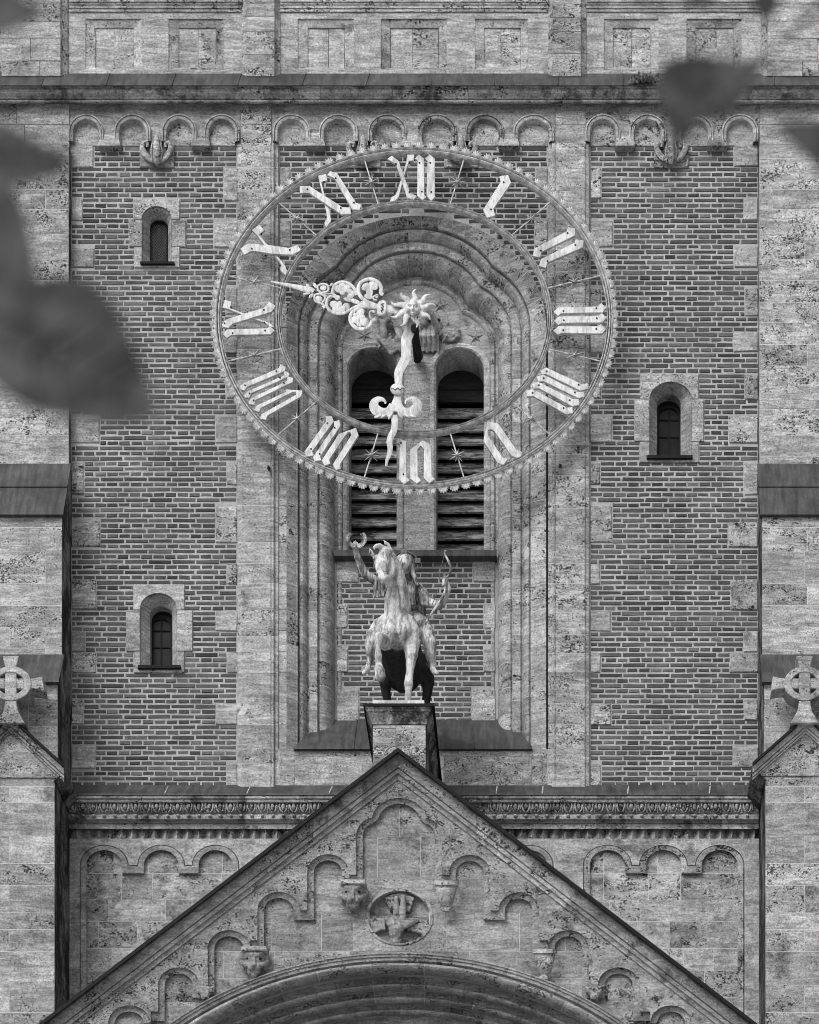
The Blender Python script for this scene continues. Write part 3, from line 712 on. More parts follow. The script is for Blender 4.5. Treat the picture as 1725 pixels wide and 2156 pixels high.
# copper sill at the foot of the recess, stone apron below
sl = MB()
sl.face([W(690, 1512, -.56), W(1068, 1512, -.56), W(1121, 1572, .10), W(618, 1572, .10)], .5)
sl.face([W(618, 1572, .10), W(1121, 1572, .10), W(1121, 1577, .10), W(618, 1577, .10)], .5)
sl.face([W(618, 1577, .10), W(1121, 1577, .10), W(1121, 1577, .10) + Vector((0, .12, 0)), W(618, 1577, .10) + Vector((0, .12, 0))], .5)
slo = sl.build('copper_sill', 'copper_sheet', tower)
for a, e in ((752, 744), (868, 862), (991, 998)):
    MB().tube([W(a, 1513, -.55), W(e, 1572, .105), W(e, 1577, .105)], .014, 6).build('seam', 'copper_sheet', slo)
ap = MB(); ap.ubox(586, 1155, 1578, 1660, -.3, .035, .5); apo = ap.build('apron', 'pale_mortar', tower)
for a, e, t, q in ((588, 690, 1577, 1592), (690, 800, 1577, 1592), (800, 930, 1577, 1592), (930, 967, 1577, 1592), (967, 1153, 1577, 1592), (588, 621, 1592, 1656), (621, 815, 1592, 1656), (815, 935, 1592, 1656), (935, 1120, 1592, 1656), (1120, 1153, 1592, 1656)):
    MB().block(a, e, t, q, 0, .045, .003, .3, .001).build('stone_block', 'stone_smooth', apo)

# ------------------------------------------------------------------ tympanum carving: stars, draped figure, globe
def icos():
    bm = bmesh.new(); bmesh.ops.create_icosphere(bm, subdivisions=2, radius=1); v = [tuple(q.co) for q in bm.verts]; f = [tuple(q.index for q in p.verts) for p in bm.faces]; bm.free(); return v, f
IV, IF = icos()
class Blob:
    """soft solid: overlapping balls along chains, fused into one continuous skin by a voxel remesh"""
    def __init__(s): s.v = []; s.f = []
    def ball(s, c_, r, sc_=(1, 1, 1)):
        b0 = len(s.v); s.v.extend([(c_[0] + x * r * sc_[0], c_[1] + y * r * sc_[1], c_[2] + z * r * sc_[2]) for x, y, z in IV]); s.f.extend([tuple(b0 + i for i in f) for f in IF])
    def chain(s, pts, rad, sc_=(1, 1, 1)):
        pts = [Vector(q) for q in pts]
        for i in range(len(pts) - 1):
            d = (pts[i + 1] - pts[i]).length; n = max(1, int(d / (min(rad[i], rad[i + 1]) * .4)))
            for k in range(n + (i == len(pts) - 2)):
                t = k / n; t2 = t * t * (3 - 2 * t)
                s.ball(pts[i].lerp(pts[i + 1], t), rad[i] * (1 - t2) + rad[i + 1] * t2, sc_)
    def build(s, name, mat, parent, voxel, smooth=3, cut=None):
        me = bpy.data.meshes.new(name); off = root_loc(parent)
        me.from_pydata([(x - off[0], y - off[1], z - off[2]) for x, y, z in s.v], [], s.f)
        o = bpy.data.objects.new(name, me); sc.collection.objects.link(o)
        m = o.modifiers.new('r', 'REMESH'); m.mode = 'VOXEL'; m.voxel_size = voxel; m.use_smooth_shade = True
        if smooth: q = o.modifiers.new('s', 'SMOOTH'); q.iterations = smooth; q.factor = .5
        dg = bpy.context.evaluated_depsgraph_get(); nm = bpy.data.meshes.new_from_object(o.evaluated_get(dg))
        o.modifiers.clear(); o.data = nm; bpy.data.meshes.remove(me); nm.name = name
        nm.materials.clear(); nm.materials.append(M[mat])
        for p in nm.polygons: p.use_smooth = True
        o.parent = parent
        return o
def Z1(x, y): return (655.5 + x / 4.0, 595.1 + y / 4.0)      # a zoom of the tympanum: picture units
def Z8(x, y): return (552 + x / 4.348, 569.2 + y / 4.348)
def relief_star(cu, cv, r, pts, p):
    s = MB(); c_ = W(cu, cv, p + .035)
    ring = [W(cu + (r if k % 2 == 0 else r * .36) * math.sin(math.pi * k / pts), cv - .85 * (r if k % 2 == 0 else r * .36) * math.cos(math.pi * k / pts), p - .004) for k in range(2 * pts)]
    for k in range(2 * pts): s.face([c_, ring[k], ring[(k + 1) % (2 * pts)]], .3)
    s.build('star', 'stone_pitted', tym)
relief_star(*Z1(447, 440), 21, 6, PTY); relief_star(*Z1(1085, 195), 22, 5, PTY); relief_star(*Z1(1385, 455), 22, 5, PTY)
def T(x, y, d): return W(*Z1(x, y), PTY + d)
bl = Blob()
bl.chain([T(1165, 430, 0), T(1170, 425, .03)], [.15, .14], (1.05, .36, .88))
for q in ((1100, 370), (1150, 350), (1215, 385), (1120, 480), (1185, 490), (1235, 450), (1160, 420), (1245, 400), (1090, 430), (1200, 440), (1140, 455)):
    bl.chain([T(q[0], q[1], .07), T(q[0] + rnd.uniform(-30, 30), q[1] + rnd.uniform(-25, 25), .07)], [.02, .012])
bl.build('carved_globe', 'stone_smooth', tym, .009, 1)
bl = Blob()
bl.chain([T(615, 295, .09), T(608, 390, .10), T(615, 450, .09)], [.06, .05, .05]); bl.chain([T(575, 310, .11), T(655, 310, .11)], [.035, .035]); bl.chain([T(570, 290, .09), T(545, 262, .06)], [.024, .012]); bl.chain([T(660, 290, .09), T(690, 262, .06)], [.024, .012])
for k in range(6): bl.chain([T(545 + k * 14, 440 + k * 10, .05), T(605 + k * 13, 505 + k * 18, .11), T(665 + k * 14, 430 + k * 26, .05)], [.016, .026, .014])
for k in range(5): bl.chain([T(690 + k * 14, 330 + k * 10, .06), T(735 + k * 6, 430 + k * 10, .11), T(690 + k * 16, 540 + k * 10, .05)], [.024, .03, .016])
bl.build('carved_ox', 'stone_smooth', tym, .009, 1)
bl = Blob()
for k in range(8): bl.chain([T(920 + k * 17, 345 + 6 * abs(k - 3), .06), T(915 + k * 20, 450, .12 - .05 * (k % 2)), T(905 + k * 24, 570 + 14 * (k % 2), .04)], [.024, .030, .016])
bl.chain([T(945, 350, .11), T(965, 300, .13)], [.055, .05]); bl.chain([T(905, 400, .12), T(925, 330, .12), T(990, 330, .10)], [.03, .04, .03])
for k in range(5): bl.chain([T(1000 + k * 12, 520 + 10 * k, .04), T(1030 + k * 6, 480 + 14 * k, .07)], [.02, .014])
bl.build('carved_drapery', 'stone_smooth', tym, .009, 1)
bl = Blob()
for k in range(16): a_ = rnd.uniform(0, 6.28); x, y = 560 + rnd.uniform(0, 130), 520 + rnd.uniform(-10, 50); bl.chain([T(x, y, .02), T(x + 26 * math.cos(a_), y + 20 * math.sin(a_), .05)], [.018, .01])
bl.build('carved_leaves', 'stone_smooth', tym, .009, 1)

# ------------------------------------------------------------------ lower cornice: copper, egg-and-dart, beads, zigzag
CO = [(1653, .04), (1656, .06), (1663, .19), (1671, .335), (1674, .34), (1675, .325)]
cu_o = hsweep(MB(), CO, 140, 1598).build('copper_gutter', 'copper_sheet', tower)
for u in (347, 520, 693, 1045, 1142, 1322, 1494): MB().tube([W(u + 7 if u < 800 else u + 2, 1656, .07), W(u, 1671, .345)], .009, 6).build('clip', 'ring_metal', cu_o)
LP = [(1675, .325), (1681, .325), (1682.5, .305), (1688, .303), (1689, .285), (1691, .28), (1692, .235), (1700, .232), (1708, .222), (1714, .20), (1715, .215), (1718, .228), (1724, .225), (1728, .20), (1729, .18), (1732, .178), (1733, .15), (1745.5, .147), (1746, .02)]
co_ = hsweep(MB(), [(v, p - .012) for v, p in LP], 140, 1598).build('moulded_cornice', 'mortar', tower)
x = 140
while x < 1598:
    e = min(1598, x + rnd.uniform(95, 140)); hsweep(MB(), LP, x + .3, e - .3).build('stone_block', 'stone_stained', co_); x = e
# one egg with its shell and darts, shared by all
eg = MB(); s_ = 1 / K
def L2(x, y, z): return (x * s_, y, -z * s_)
eg.ball((0, -.022, -7.5 * s_), 4.6 * s_, .028, 7.6 * s_, .4, 8, 6)
for sg in (-1, 1):
    eg.tube([L2(sg * 7, -.028, -1), L2(sg * 8, -.03, 6), L2(sg * 6.3, -.02, 13), L2(sg * 2, -.008, 17.5)], [.010, .012, .012, .008], 6, .8)
    eg.tube([L2(sg * 11, -.02, -1), L2(sg * 11, -.016, 10), L2(sg * 11.5, .012, 18)], [.011, .009, .006], 5, .8)
eg.ball((0, .0, -24.5 * s_), 4 * s_, .024, 3.4 * s_, .6, 8, 5)
eg_me = eg.mesh('egg_ornament')
u = 153
while u < 1592:
    if not (640 + 30 < u < 1040 - 20):
        o = put('egg_ornament', eg_me, 'stone_stained', co_); q = W(u, 1693, .238); o.location = q
    u += 22.2
# zigzag band
zz = MB(); ridge, valley = .115, .025; xs = [150 + 11.7 * k for k in range(124)]
zz.grid([[W(x, v, ridge if k % 2 else valley) for k, x in enumerate(xs)] for v in (1744, 1767)], .5)
zz.build('zigzag_band', 'stone', tower)
# wall below with sunk round-arched panels
PW, PWI = .115, .035
def recess(name, arches, legs, bottom, pf, pb, w, mat, parent, ratio=.85):
    """outer edge of a sunk field: round arches on corbel steps; returns its outline from right to left in picture units"""
    out = []; inn = []
    for k, (a, e, top, spring_drop, step) in enumerate(arches):
        pass
    return out
wl = MB()
def wall_arches(ars, bot, stepv=1839, topv=1779):
    """outline right to left"""
    o_, i_ = [], []
    for k, (a, e) in enumerate(reversed(ars)):
        cu = (a + e) / 2; r = (e - a) / 2; rv = 43
        last = k == len(ars) - 1; first = k == 0
        o_.append((e, bot if first else 1822)); i_.append((e - 14, bot if first else stepv))
        A = arc(cu, topv + rv, r, rv, 0, 180, 16); B = arc(cu, topv + rv, r - 14, rv - 11, 0, 180, 16)
        o_ += A; i_ += B
        o_.append((a, bot if last else 1822)); i_.append((a + 14, bot if last else stepv))
    return o_, i_
LA = [(168, 271), (289, 390), (404, 504)]; RA = [(1228, 1331), (1346, 1449), (1464, 1568)]; MA = [(566, 669), (690, 790), (812, 915), (940, 1043), (1063, 1166)]
BOT = 2700
loops = [wall_arches(a, BOT) for a in (RA, MA, LA)]
lp = [(140, BOT + 1), (140, 1766), (1600, 1766), (1600, BOT + 1)]
for o_, i_ in loops: lp += o_
wl.tess([[W(x, y, PW) for x, y in lp]], .55)
wlo = wl.build('lower_wall', 'stone_pitted', tower)
for o_, i_ in loops:
    bev = MB(); fin = [(q[0], q[1]) for q in i_]
    mid = [(a[0] * .82 + e[0] * .18, a[1] * .82 + e[1] * .18) for a, e in zip(o_, i_)]
    bev.grid([[W(*q, PW) for q in o_], [W(*q, PW - .03) for q in o_], [W(*q, PW - .002) for q in mid], [W(*q, PW - .02) for q in i_], [W(*q, PWI - .01) for q in i_]], None, False)
    bev.build('arch_moulding', 'stone_crusted' if rnd.random() < 0 else 'stone_pitted', wlo)
def ashlar(par, u0, u1, vs, pb, pf, mat, seed=None, wmin=70, wmax=150, gap=.5, ch=.002, jit=.001):
    for t, q in zip(vs, vs[1:]):
        x = u0 + (rnd.uniform(-60, 0) if seed else 0)
        while x < u1:
            e = x + rnd.uniform(wmin, wmax)
            if u1 - e < 35: e = u1
            a = max(u0, x)
            MB().block(a, min(e, u1), t, q, pb, pf, ch, gap, jit).build('stone_block', mat if isinstance(mat, str) else rnd.choice(mat), par); x = e
VR = [1770, 1839, 1895, 1940, 1997, 2043, 2100, 2160, 2230]
bk = MB(); bk.ubox(150, 1596, 1765, 2240, -.2, PWI - .002); fieldo = bk.build('field', 'pale_mortar', wlo)
for a, e in ((170, 520), (1160 - 190, 1180), (1226, 1570)): ashlar(fieldo, a, e, VR, -.1, PWI, ['stone', 'stone_pitted', 'stone_pitted', 'stone_smooth'], True, 60, 130)

# ------------------------------------------------------------------ buttresses at both sides
def buttress(sgn, label):
    e0 = 150 if sgn < 0 else 1597          # inner edge on the brick plane
    def edge(p): return UVP + (e0 - UVP) * D / (D - p)
    far = -75 if sgn < 0 else 1800
    b = thing('buttress', label, 'buttress', W(60 if sgn < 0 else 1700, 0, .5) * 1.0, 'stepped stone buttresses beside the brick wall')
    b.location.z = 0
    def tier(v0, v1, p, rows, split, mats):
        a, e = sorted((edge(p), far))
        x0, x1 = W(a, 0, p).x, W(e, 0, p).x
        bk = MB(); za, zb = W(0, v1, p).z, W(0, v0, p).z
        d = .002
        bk.box((x0 + (d if sgn > 0 else 0), -p + d, za), (x1 - (d if sgn < 0 else 0), .2, zb), .5); par = bk.build('tier', 'pale_mortar', b)
        for k, (t, q) in enumerate(zip(rows, rows[1:])):
            js = [x for x in split(k)]
            xs = [a] + [x for x in js if a + 12 < x < e - 12] + [e]
            for l, r in zip(xs, xs[1:]):
                m = MB().block(l, r, t, q, p - .05, p, .002, .5, .0012); m.build('stone_block', rnd.choice(mats), par)
        # soot-blackened return face of each course
        xs = x1 if sgn < 0 else x0
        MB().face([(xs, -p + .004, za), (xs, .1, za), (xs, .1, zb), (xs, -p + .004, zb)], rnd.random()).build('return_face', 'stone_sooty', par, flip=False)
        return par
    jr = lambda k: [rnd.choice([20, 60, 95, 135]) if sgn < 0 else rnd.choice([1628, 1660, 1695, 1700])] if rnd.random() < .75 else []
    tier(304, 978, .16, [304, 333, 399, 440, 492, 545, 590, 637, 679, 725, 770, 827, 861, 916, 960, 978], jr, ['stone', 'stone', 'stone_smooth'])
    tier(1076, 1380, .60, [1076, 1110, 1162, 1229, 1275, 1320, 1366, 1380], jr, ['stone', 'stone_smooth'])
    tier(1428, 1660, .88, [1428, 1470, 1530, 1580, 1660], jr, ['stone', 'stone_pitted'])
    def slope(v0, p0, v1, p1, vm=None, pm=None):
        s = MB(); ov = .03 * sgn
        def row(v, p, dz=0):
            q = W(edge(p), v, p); f = W(far, v, p); return [Vector((q.x - ov, q.y, q.z + dz)), Vector((f.x, f.y, f.z + dz))]
        rows = [row(v0, p0)]
        if vm: rows += [row(vm, pm + .02), row(vm, pm + .02, -.014), row(vm + 3, pm + .0)]
        rows += [row(v1, p1), row(v1, p1, -.03)]
        L_ = rows[-1]; rows.append([q + Vector((0, .1, 0)) for q in L_])
        s.grid(rows); o = s.build('copper_roof', 'copper_sheet', b)
        # cheek under the sheet
        q0 = W(edge(p0), v0, p0); q1 = W(edge(p1), v1, p1)
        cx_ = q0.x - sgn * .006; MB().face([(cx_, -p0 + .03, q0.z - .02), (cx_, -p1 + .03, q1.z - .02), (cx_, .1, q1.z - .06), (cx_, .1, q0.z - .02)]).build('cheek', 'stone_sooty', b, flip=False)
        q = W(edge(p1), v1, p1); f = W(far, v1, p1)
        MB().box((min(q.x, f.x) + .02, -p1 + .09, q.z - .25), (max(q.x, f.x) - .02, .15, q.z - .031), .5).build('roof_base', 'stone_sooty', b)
        return o
    s1 = slope(976, .17, 1078, .67, 1022, .40)
    slope(1378, .61, 1431, .95)
    # gabled front with moulded rake, lower shaft
    ax = 22 if sgn < 0 else 1697; ay = 1508; eu, ev = (135, 1611) if sgn < 0 else (1585, 1607)
    sl_ = (ev - ay) / abs(eu - ax)
    PG = 1.10
    half = abs(eu - ax)
    def rk(u, dv): return ay + abs(u - ax) * sl_ + dv
    outer = [(-1, 0), (0, 0)]
    pr = [(-2, PG - 1.0), (-2, PG + .12), (0, PG + .135), (4.5, PG + .135), (6, PG + .03), (7, PG + .075), (20, PG + .06), (22, PG + .02), (23, PG + .04), (29, PG + .035), (30, PG + .0), (31, PG + .02), (35, PG + .015), (36, PG - .02)]
    us = [ax - half, ax, ax + half]
    m = MB(); m.grid([[W(u, rk(u, dv), p) for dv, p in pr[:5]] for u in us]); m.build('copper_edge', 'dark_metal', b)
    m = MB(); m.grid([[W(u, rk(u, dv), p) for dv, p in pr[4:]] for u in us]); m.build('rake_moulding', 'stone_pitted', b)
    # gable wall
    lowp = 1.07; el = edge(lowp)
    xs_ = [ax - half + 2, ax, ax + half - 2]
    m = MB(); m.tess([[W(xs_[0], rk(xs_[0], 28), PG - .01), W(ax, rk(ax, 28), PG - .01), W(xs_[2], rk(xs_[2], 28), PG - .01)]], rnd.random())
    m.build('gable_face', 'stone_pitted', b)
    # deep eave slab that runs back to the wall
    eo = W(eu, ev, PG + .06); ei = W(el, rk(el, 0) + 26 if False else ev + 30, PG)
    xe = eo.x; xi = W(el, 0, lowp).x
    m = MB(); zt_ = eo.z; zb_ = zt_ - .17
    F = [Vector((xe, -PG - .04, zt_)), Vector((xe, -PG - .04, zt_ - .05)), Vector((xi + (.02 if sgn < 0 else -.02), -PG - .02, zb_)), Vector((xi - (.05 if sgn < 0 else -.05), -PG + .06, zb_)), Vector((xi - (.05 if sgn < 0 else -.05), -PG + .06, zt_ + .05))]
    B = [Vector((q.x, .1, q.z)) for q in F]
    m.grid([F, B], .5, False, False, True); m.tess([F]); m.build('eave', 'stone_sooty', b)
    # lower shaft, in courses down to the ground
    rows = [1640, 1656, 1690, 1760, 1818, 1864, 1922, 1957, 2004, 2074, 2132, 2200, 2280]
    top = W(0, 1600, lowp).z
    jr2 = lambda k: ([19 if sgn < 0 else 1695] if k % 2 else [])
    tier(1600, 2300, lowp, rows, jr2, ['stone', 'stone', 'stone_pitted'])
    a, e = sorted((el, far)); q0 = W(a, 2300, lowp); q1 = W(e, 2300, lowp)
    MB().box((q0.x, -lowp, 0), (q1.x, .2, q0.z), .5).build('shaft', 'stone', b)
    m = MB(); m.ubox(a, e, 1600, 1641, .3, lowp, .5); m.build('stone_block', 'stone_pitted', b)
    return b
buttress(-1, 'stepped stone buttress with copper roofs at the left edge of the brick wall')
buttress(1, 'stepped stone buttress with copper roofs at the right edge of the brick wall')

def ring_cross(cu, label):
    P = 1.28; cv = 1438.6
    base = W(cu, 1512, P - .12)
    t = thing('stone_cross', label, 'cross', base, 'ringed crosses on the buttress gables')
    def e(pts, name, pf=P, th=.24): MB().ext([(cu + x, cv + y) for x, y in pts], pf, th, .008, rnd.random()).build(name, 'stone', t)
    e([(-12, 37), (12, 37), (12.5, 44), (16, 60), (20, 66), (30, 84), (-30, 84), (-20, 66), (-16, 60), (-12.5, 44)], 'stem')
    e([(-17, -58), (17, -58), (15, -48), (12, -36), (12, 36), (-12, 36), (-12, -36), (-15, -48)], 'upright', P - .006)
    for s in (-1, 1):
        q = [(s * 12.2, -10.5), (s * 43, -10.5), (s * 56, -12.5), (s * 67, -15), (s * 70, 15), (s * 56, 11.5), (s * 43, 10.5), (s * 12.2, 10.5)]
        e(q, 'arm', P - .008)
    N = 40; rows = []
    for k in range(N):
        a = 2 * math.pi * k / N; rows.append([])
        for r, dp in ((43.5, -.24), (43.5, -.008), (42.3, 0), (29.5, 0), (28.3, -.008), (28.3, -.24)):
            q = W(cu + r * math.cos(a), cv + .84 * r * math.sin(a), P + .004); rows[-1].append(Vector((q.x, -(P + .004 + dp), q.z)))
    MB().grid(rows, .6, False, True, True).build('ring', 'stone_pitted', t)
    return t
ring_cross(22.5, 'stone cross in a ring standing on the left buttress gable')
ring_cross(1695, 'stone cross in a ring standing on the right buttress gable')

# ------------------------------------------------------------------ entrance porch with the stepped-arch gable
porch = thing('entrance_porch', 'gabled stone porch with stepped blind arches over a round portal', 'porch', (W(838, 0, 2.3).x, -2.3, 0))
GP = 2.28; GI = 2.17; AX, AY, SL = 838, 1577, .768
def rk(u, dv): return AY + abs(u - AX) * SL + dv
EAVE = 1150
RP = [(7, 2.36), (8, 2.385), (12, 2.395), (22, 2.392), (31, 2.38), (37, 2.372), (38, 2.34), (40, 2.338), (41, 2.352), (50, 2.348), (51, 2.312), (64, 2.304), (65.5, 2.25)]
par = MB().grid([[W(u, rk(u, dv), p) + Vector((0, .01, 0)) for dv, p in RP] for u in (AX - EAVE, AX, AX + EAVE)]).build('raking_cornice', 'mortar', porch)
for s in (-1, 1):
    d = 0
    while d < EAVE:
        e = min(EAVE, d + (rnd.uniform(60, 80) if d == 0 else rnd.uniform(85, 150)))
        MB().grid([[W(AX + s * (k + g_), rk(AX + s * (k + g_), dv), p) for dv, p in RP] for k, g_ in ((d, .3 if d else 0), (e, -.5))]).build('stone_block', rnd.choice(['porch_stone_plain', 'porch_stone', 'stone_stained']), par); d = e
ed = MB(); ed.grid([[W(u, rk(u, -3), 2.50), W(u, rk(u, 6), 2.505), W(u, rk(u, 7.5), 2.48), W(u, rk(u, 9), 2.30)] for u in (AX - EAVE, AX, AX + EAVE)])
ed.build('roof_edge', 'dark_metal', porch)  # edge coloured near black to paint the gutter's shadow line
rf = MB(); rf.grid([[W(u, rk(u, -3), 2.50), W(u, rk(u, -3), 2.50) + Vector((0, 2.35, 0))] for u in (AX - EAVE, AX, AX + EAVE)]); rf.build('roof', 'copper_sheet', porch, flip=False)
# stepped blind arches: outline (outer edge) and its inner edge, left half then mirrored pieces measured on the right
def stepped(side):
    """from the foot of the outermost arch up to the central trefoil; side -1 left, +1 right (measured mirror)"""
    if side < 0: A = [(227.5, 317, 2117), (332.5, 420, 2037), (437.5, 527, 1958.5), (542, 632, 1878), (647, 734.6, 1798.6)]
    else: A = [(1457, 1369.6, 2117), (1347, 1259, 2037), (1240, 1154, 1958.5), (1135.7, 1049.6, 1879), (1033, 945.6, 1800)]
    o_, i_ = [], []
    s = 1 if side < 0 else -1
    nxt = [2150, 2102, 2000, 1937, 1862]
    o_.append((A[0][0], 2420)); i_.append((A[0][0] + 14 * s, 2420))
    for k, (a, e, top) in enumerate(A):
        cu = (a + e) / 2; r = abs(e - a) / 2; rv = 38
        o_ += arc(cu, top + rv, r * s, rv, 180, 0, 14); i_ += arc(cu, top + rv, (r - 14) * s, rv - 13, 180, 0, 14)
        na = A[k + 1][0] if k + 1 < len(A) else (749.6 if side < 0 else 930.5)
        st = nxt[k]
        o_ += [(e, st - 20), (na, st - 20)]; i_ += [(e - 14 * s, st), (na + 14 * s, st)]
    return o_, i_
oL, iL = stepped(-1); oR, iR = stepped(1)
TC = 840.2
def tref(o):   # central trefoil, left springing to right springing
    q = []
    side = arc(TC - 53, 1762, 37.5 - o, 40 - o * .85, 180, 95, 8)
    top = arc(TC, 1728, 57.5 - o, 48 - o * .9, 172, 8, 18)
    return side + top + [(2 * TC - x, y) for x, y in side[::-1]]
o_all = oL + tref(0) + oR[::-1]; i_all = iL + tref(14) + iR[::-1]
gb = MB()
us = [AX - EAVE, AX, AX + EAVE]
lp = [(AX - EAVE, rk(AX - EAVE, 62)), (AX, rk(AX, 62)), (AX + EAVE, rk(AX + EAVE, 62)), (AX + EAVE, 2421), (o_all[-1][0], 2421)] + o_all[::-1] + [(AX - EAVE, 2421)]
lp = [q for k, q in enumerate(lp) if k == 0 or (abs(q[0] - lp[k - 1][0]) + abs(q[1] - lp[k - 1][1])) > 1e-3]
gb.tess([[W(x, y, GP) for x, y in lp]], .5)
gab = gb.build('gable_wall', 'porch_stone', porch)
MB().grid([[W(*q, GP) for q in o_all], [W(*q, GP - .035) for q in o_all], [W(*q, GI + .055) for q in i_all], [W(*q, GI - .02) for q in i_all]], .35, False).build('arch_moulding', 'porch_stone', gab)
# corbel ends of the steps
for cu in (431.5, 1252):
    MB().ext([(cu - 20, 2076), (cu + 20, 2076), (cu + 17, 2088), (cu + 9, 2094), (cu + 7, 2102), (cu - 7, 2102), (cu - 9, 2094), (cu - 17, 2088)], GP + .05, .12, .02).build('corbel', 'stone', gab)
# sunk field in blocks, cut by the portal arch
PC = (838, 2642, 745, 633)
def v_arch(u): 
    x = (u - PC[0]) / PC[2]
    return PC[1] if abs(x) >= 1 else PC[1] - PC[3] * math.sqrt(1 - x * x)
def fblock(u0, u1, v0, v1, p, mat, par, hole_=None):
    n = max(1, int((u1 - u0) / 8)); T_, B_ = [], []
    for k in range(n + 1):
        u = u0 + (u1 - u0) * k / n
        t = max(v0, rk(u, 66)); q = min(v1, v_arch(u) + 16)
        if q > t: T_.append(W(u, t, p)); B_.append(W(u, q, p))
    if len(T_) < 2: return
    m = MB()
    if hole_: m.tess([[T_[0], T_[-1], B_[-1], B_[0]], hole_], .6)
    else:
        b2 = lambda l: [Vector((q.x, q.y + .05, q.z)) for q in l]
        m.grid([b2(T_), T_, B_, b2(B_)])
    m.build('stone_block', mat, par)
fbk = MB()
for ua, ub, va, vb in ((AX - 1000, 778, 0, 9999), (904, AX + 1000, 0, 9999), (778, 904, 0, 1876), (778, 904, 1990, 9999)):
    tt, bb = [], []
    n = max(6, int((ub - ua) / 20))
    for k in range(n + 1):
        u = ua + (ub - ua) * k / n; t_ = max(rk(u, 60), va)
        tt.append(W(u, t_, GI - .003)); bb.append(W(u, max(rk(u, 62), min(2700, vb, v_arch(u) + 14)), GI - .003))
    fbk.grid([tt, bb])
fo = fbk.build('field', 'pale_mortar', gab)
MED = (841, 1932, 65, 54)
mh = [W(MED[0] + MED[2] * math.cos(2 * math.pi * k / 48), MED[1] + MED[3] * math.sin(2 * math.pi * k / 48), GI) for k in range(48)]
fblock(744, 940, 1850.5, 2003, GI, 'porch_stone', fo, mh)
rowsF = [1640, 1762, 1850, 1922, 2003, 2060, 2110, 2165, 2230, 2300, 2400]
for t, q in zip(rowsF, rowsF[1:]):
    segs = [(AX - 950, 744), (940, AX + 950)] if t in (1850, 1922) else [(AX - 950, AX + 950)]
    if t == 1762: segs = [(AX - 300, 795), (795, 886), (886, AX + 300)]
    for a, e in segs:
        x = a
        while x < e:
            x2 = x + rnd.uniform(75, 170)
            if e - x2 < 45 or t == 1762: x2 = e
            fblock(x + .5, x2 - .5, t + .5, q - .5, GI, rnd.choice(['porch_stone', 'porch_stone', 'porch_stone_plain']), fo); x = x2
# medallion with the blessing hand on a cross
md = MB(); c48 = [2 * math.pi * k / 48 for k in range(48)]
rim = [(MED[0] + MED[2] * math.cos(a), MED[1] + MED[3] * math.sin(a)) for a in c48]
md.grid([[W(*q, GI) for q in rim], [W(*q, GI) + Vector((0, .10, 0)) for q in rim]], .4, False, False, True)
md.grid([[W(MED[0] + (q[0] - MED[0]) * f, MED[1] + (q[1] - MED[1]) * f, GI) - Vector((0, dy, 0)) for q in rim] for f, dy in ((1.10, -.01), (1.10, .012), (1.02, .018), (1.0, .0))], .5, False, False, True)
md.tess([[W(*q, GI) + Vector((0, .10, 0)) for q in rim]], .45); mdo = md.build('medallion', 'stone_pitted', fo)
def ZM(x, y): return (707.25 + x / 6.667, 1811.2 + y / 6.667)
for q in ([(690, 520), (800, 470), (900, 455), (1000, 470), (1105, 525), (1040, 720), (760, 700)], [(475, 790), (690, 780), (700, 975), (620, 980), (530, 1030), (480, 900)], [(1000, 800), (1315, 790), (1310, 920), (1240, 1045), (1110, 1000), (1000, 980)]):
    MB().ext([ZM(*k) for k in q], GI - .02, .10, .008).build('cross_arm', 'porch_stone', mdo)
def H(x, y, d): return W(*ZM(x, y), GI - .03 + d)
hb = Blob()
hb.chain([H(850, 1110, .01), H(845, 1040, .03), H(850, 960, .04)], [.075, .08, .095], (1, .6, 1))
hb.chain([H(890, 900, .04), H(960, 900, .04), H(1050, 870, .03), H(1130, 850, .02)], [.08, .06, .05, .03], (1, .7, 1))
hb.chain([H(850, 880, .04), H(850, 740, .06), H(848, 540, .04)], [.042, .04, .03]); hb.chain([H(940, 880, .04), H(945, 740, .06), H(945, 520, .04)], [.044, .042, .032])
hb.chain([H(720, 830, .05), H(760, 900, .06), H(790, 930, .05)], [.036, .038, .03]); hb.chain([H(790, 820, .06), H(820, 890, .07), H(840, 925, .05)], [.036, .038, .03])
hb.build('carved_hand', 'stone_pitted', mdo, .007, 2)
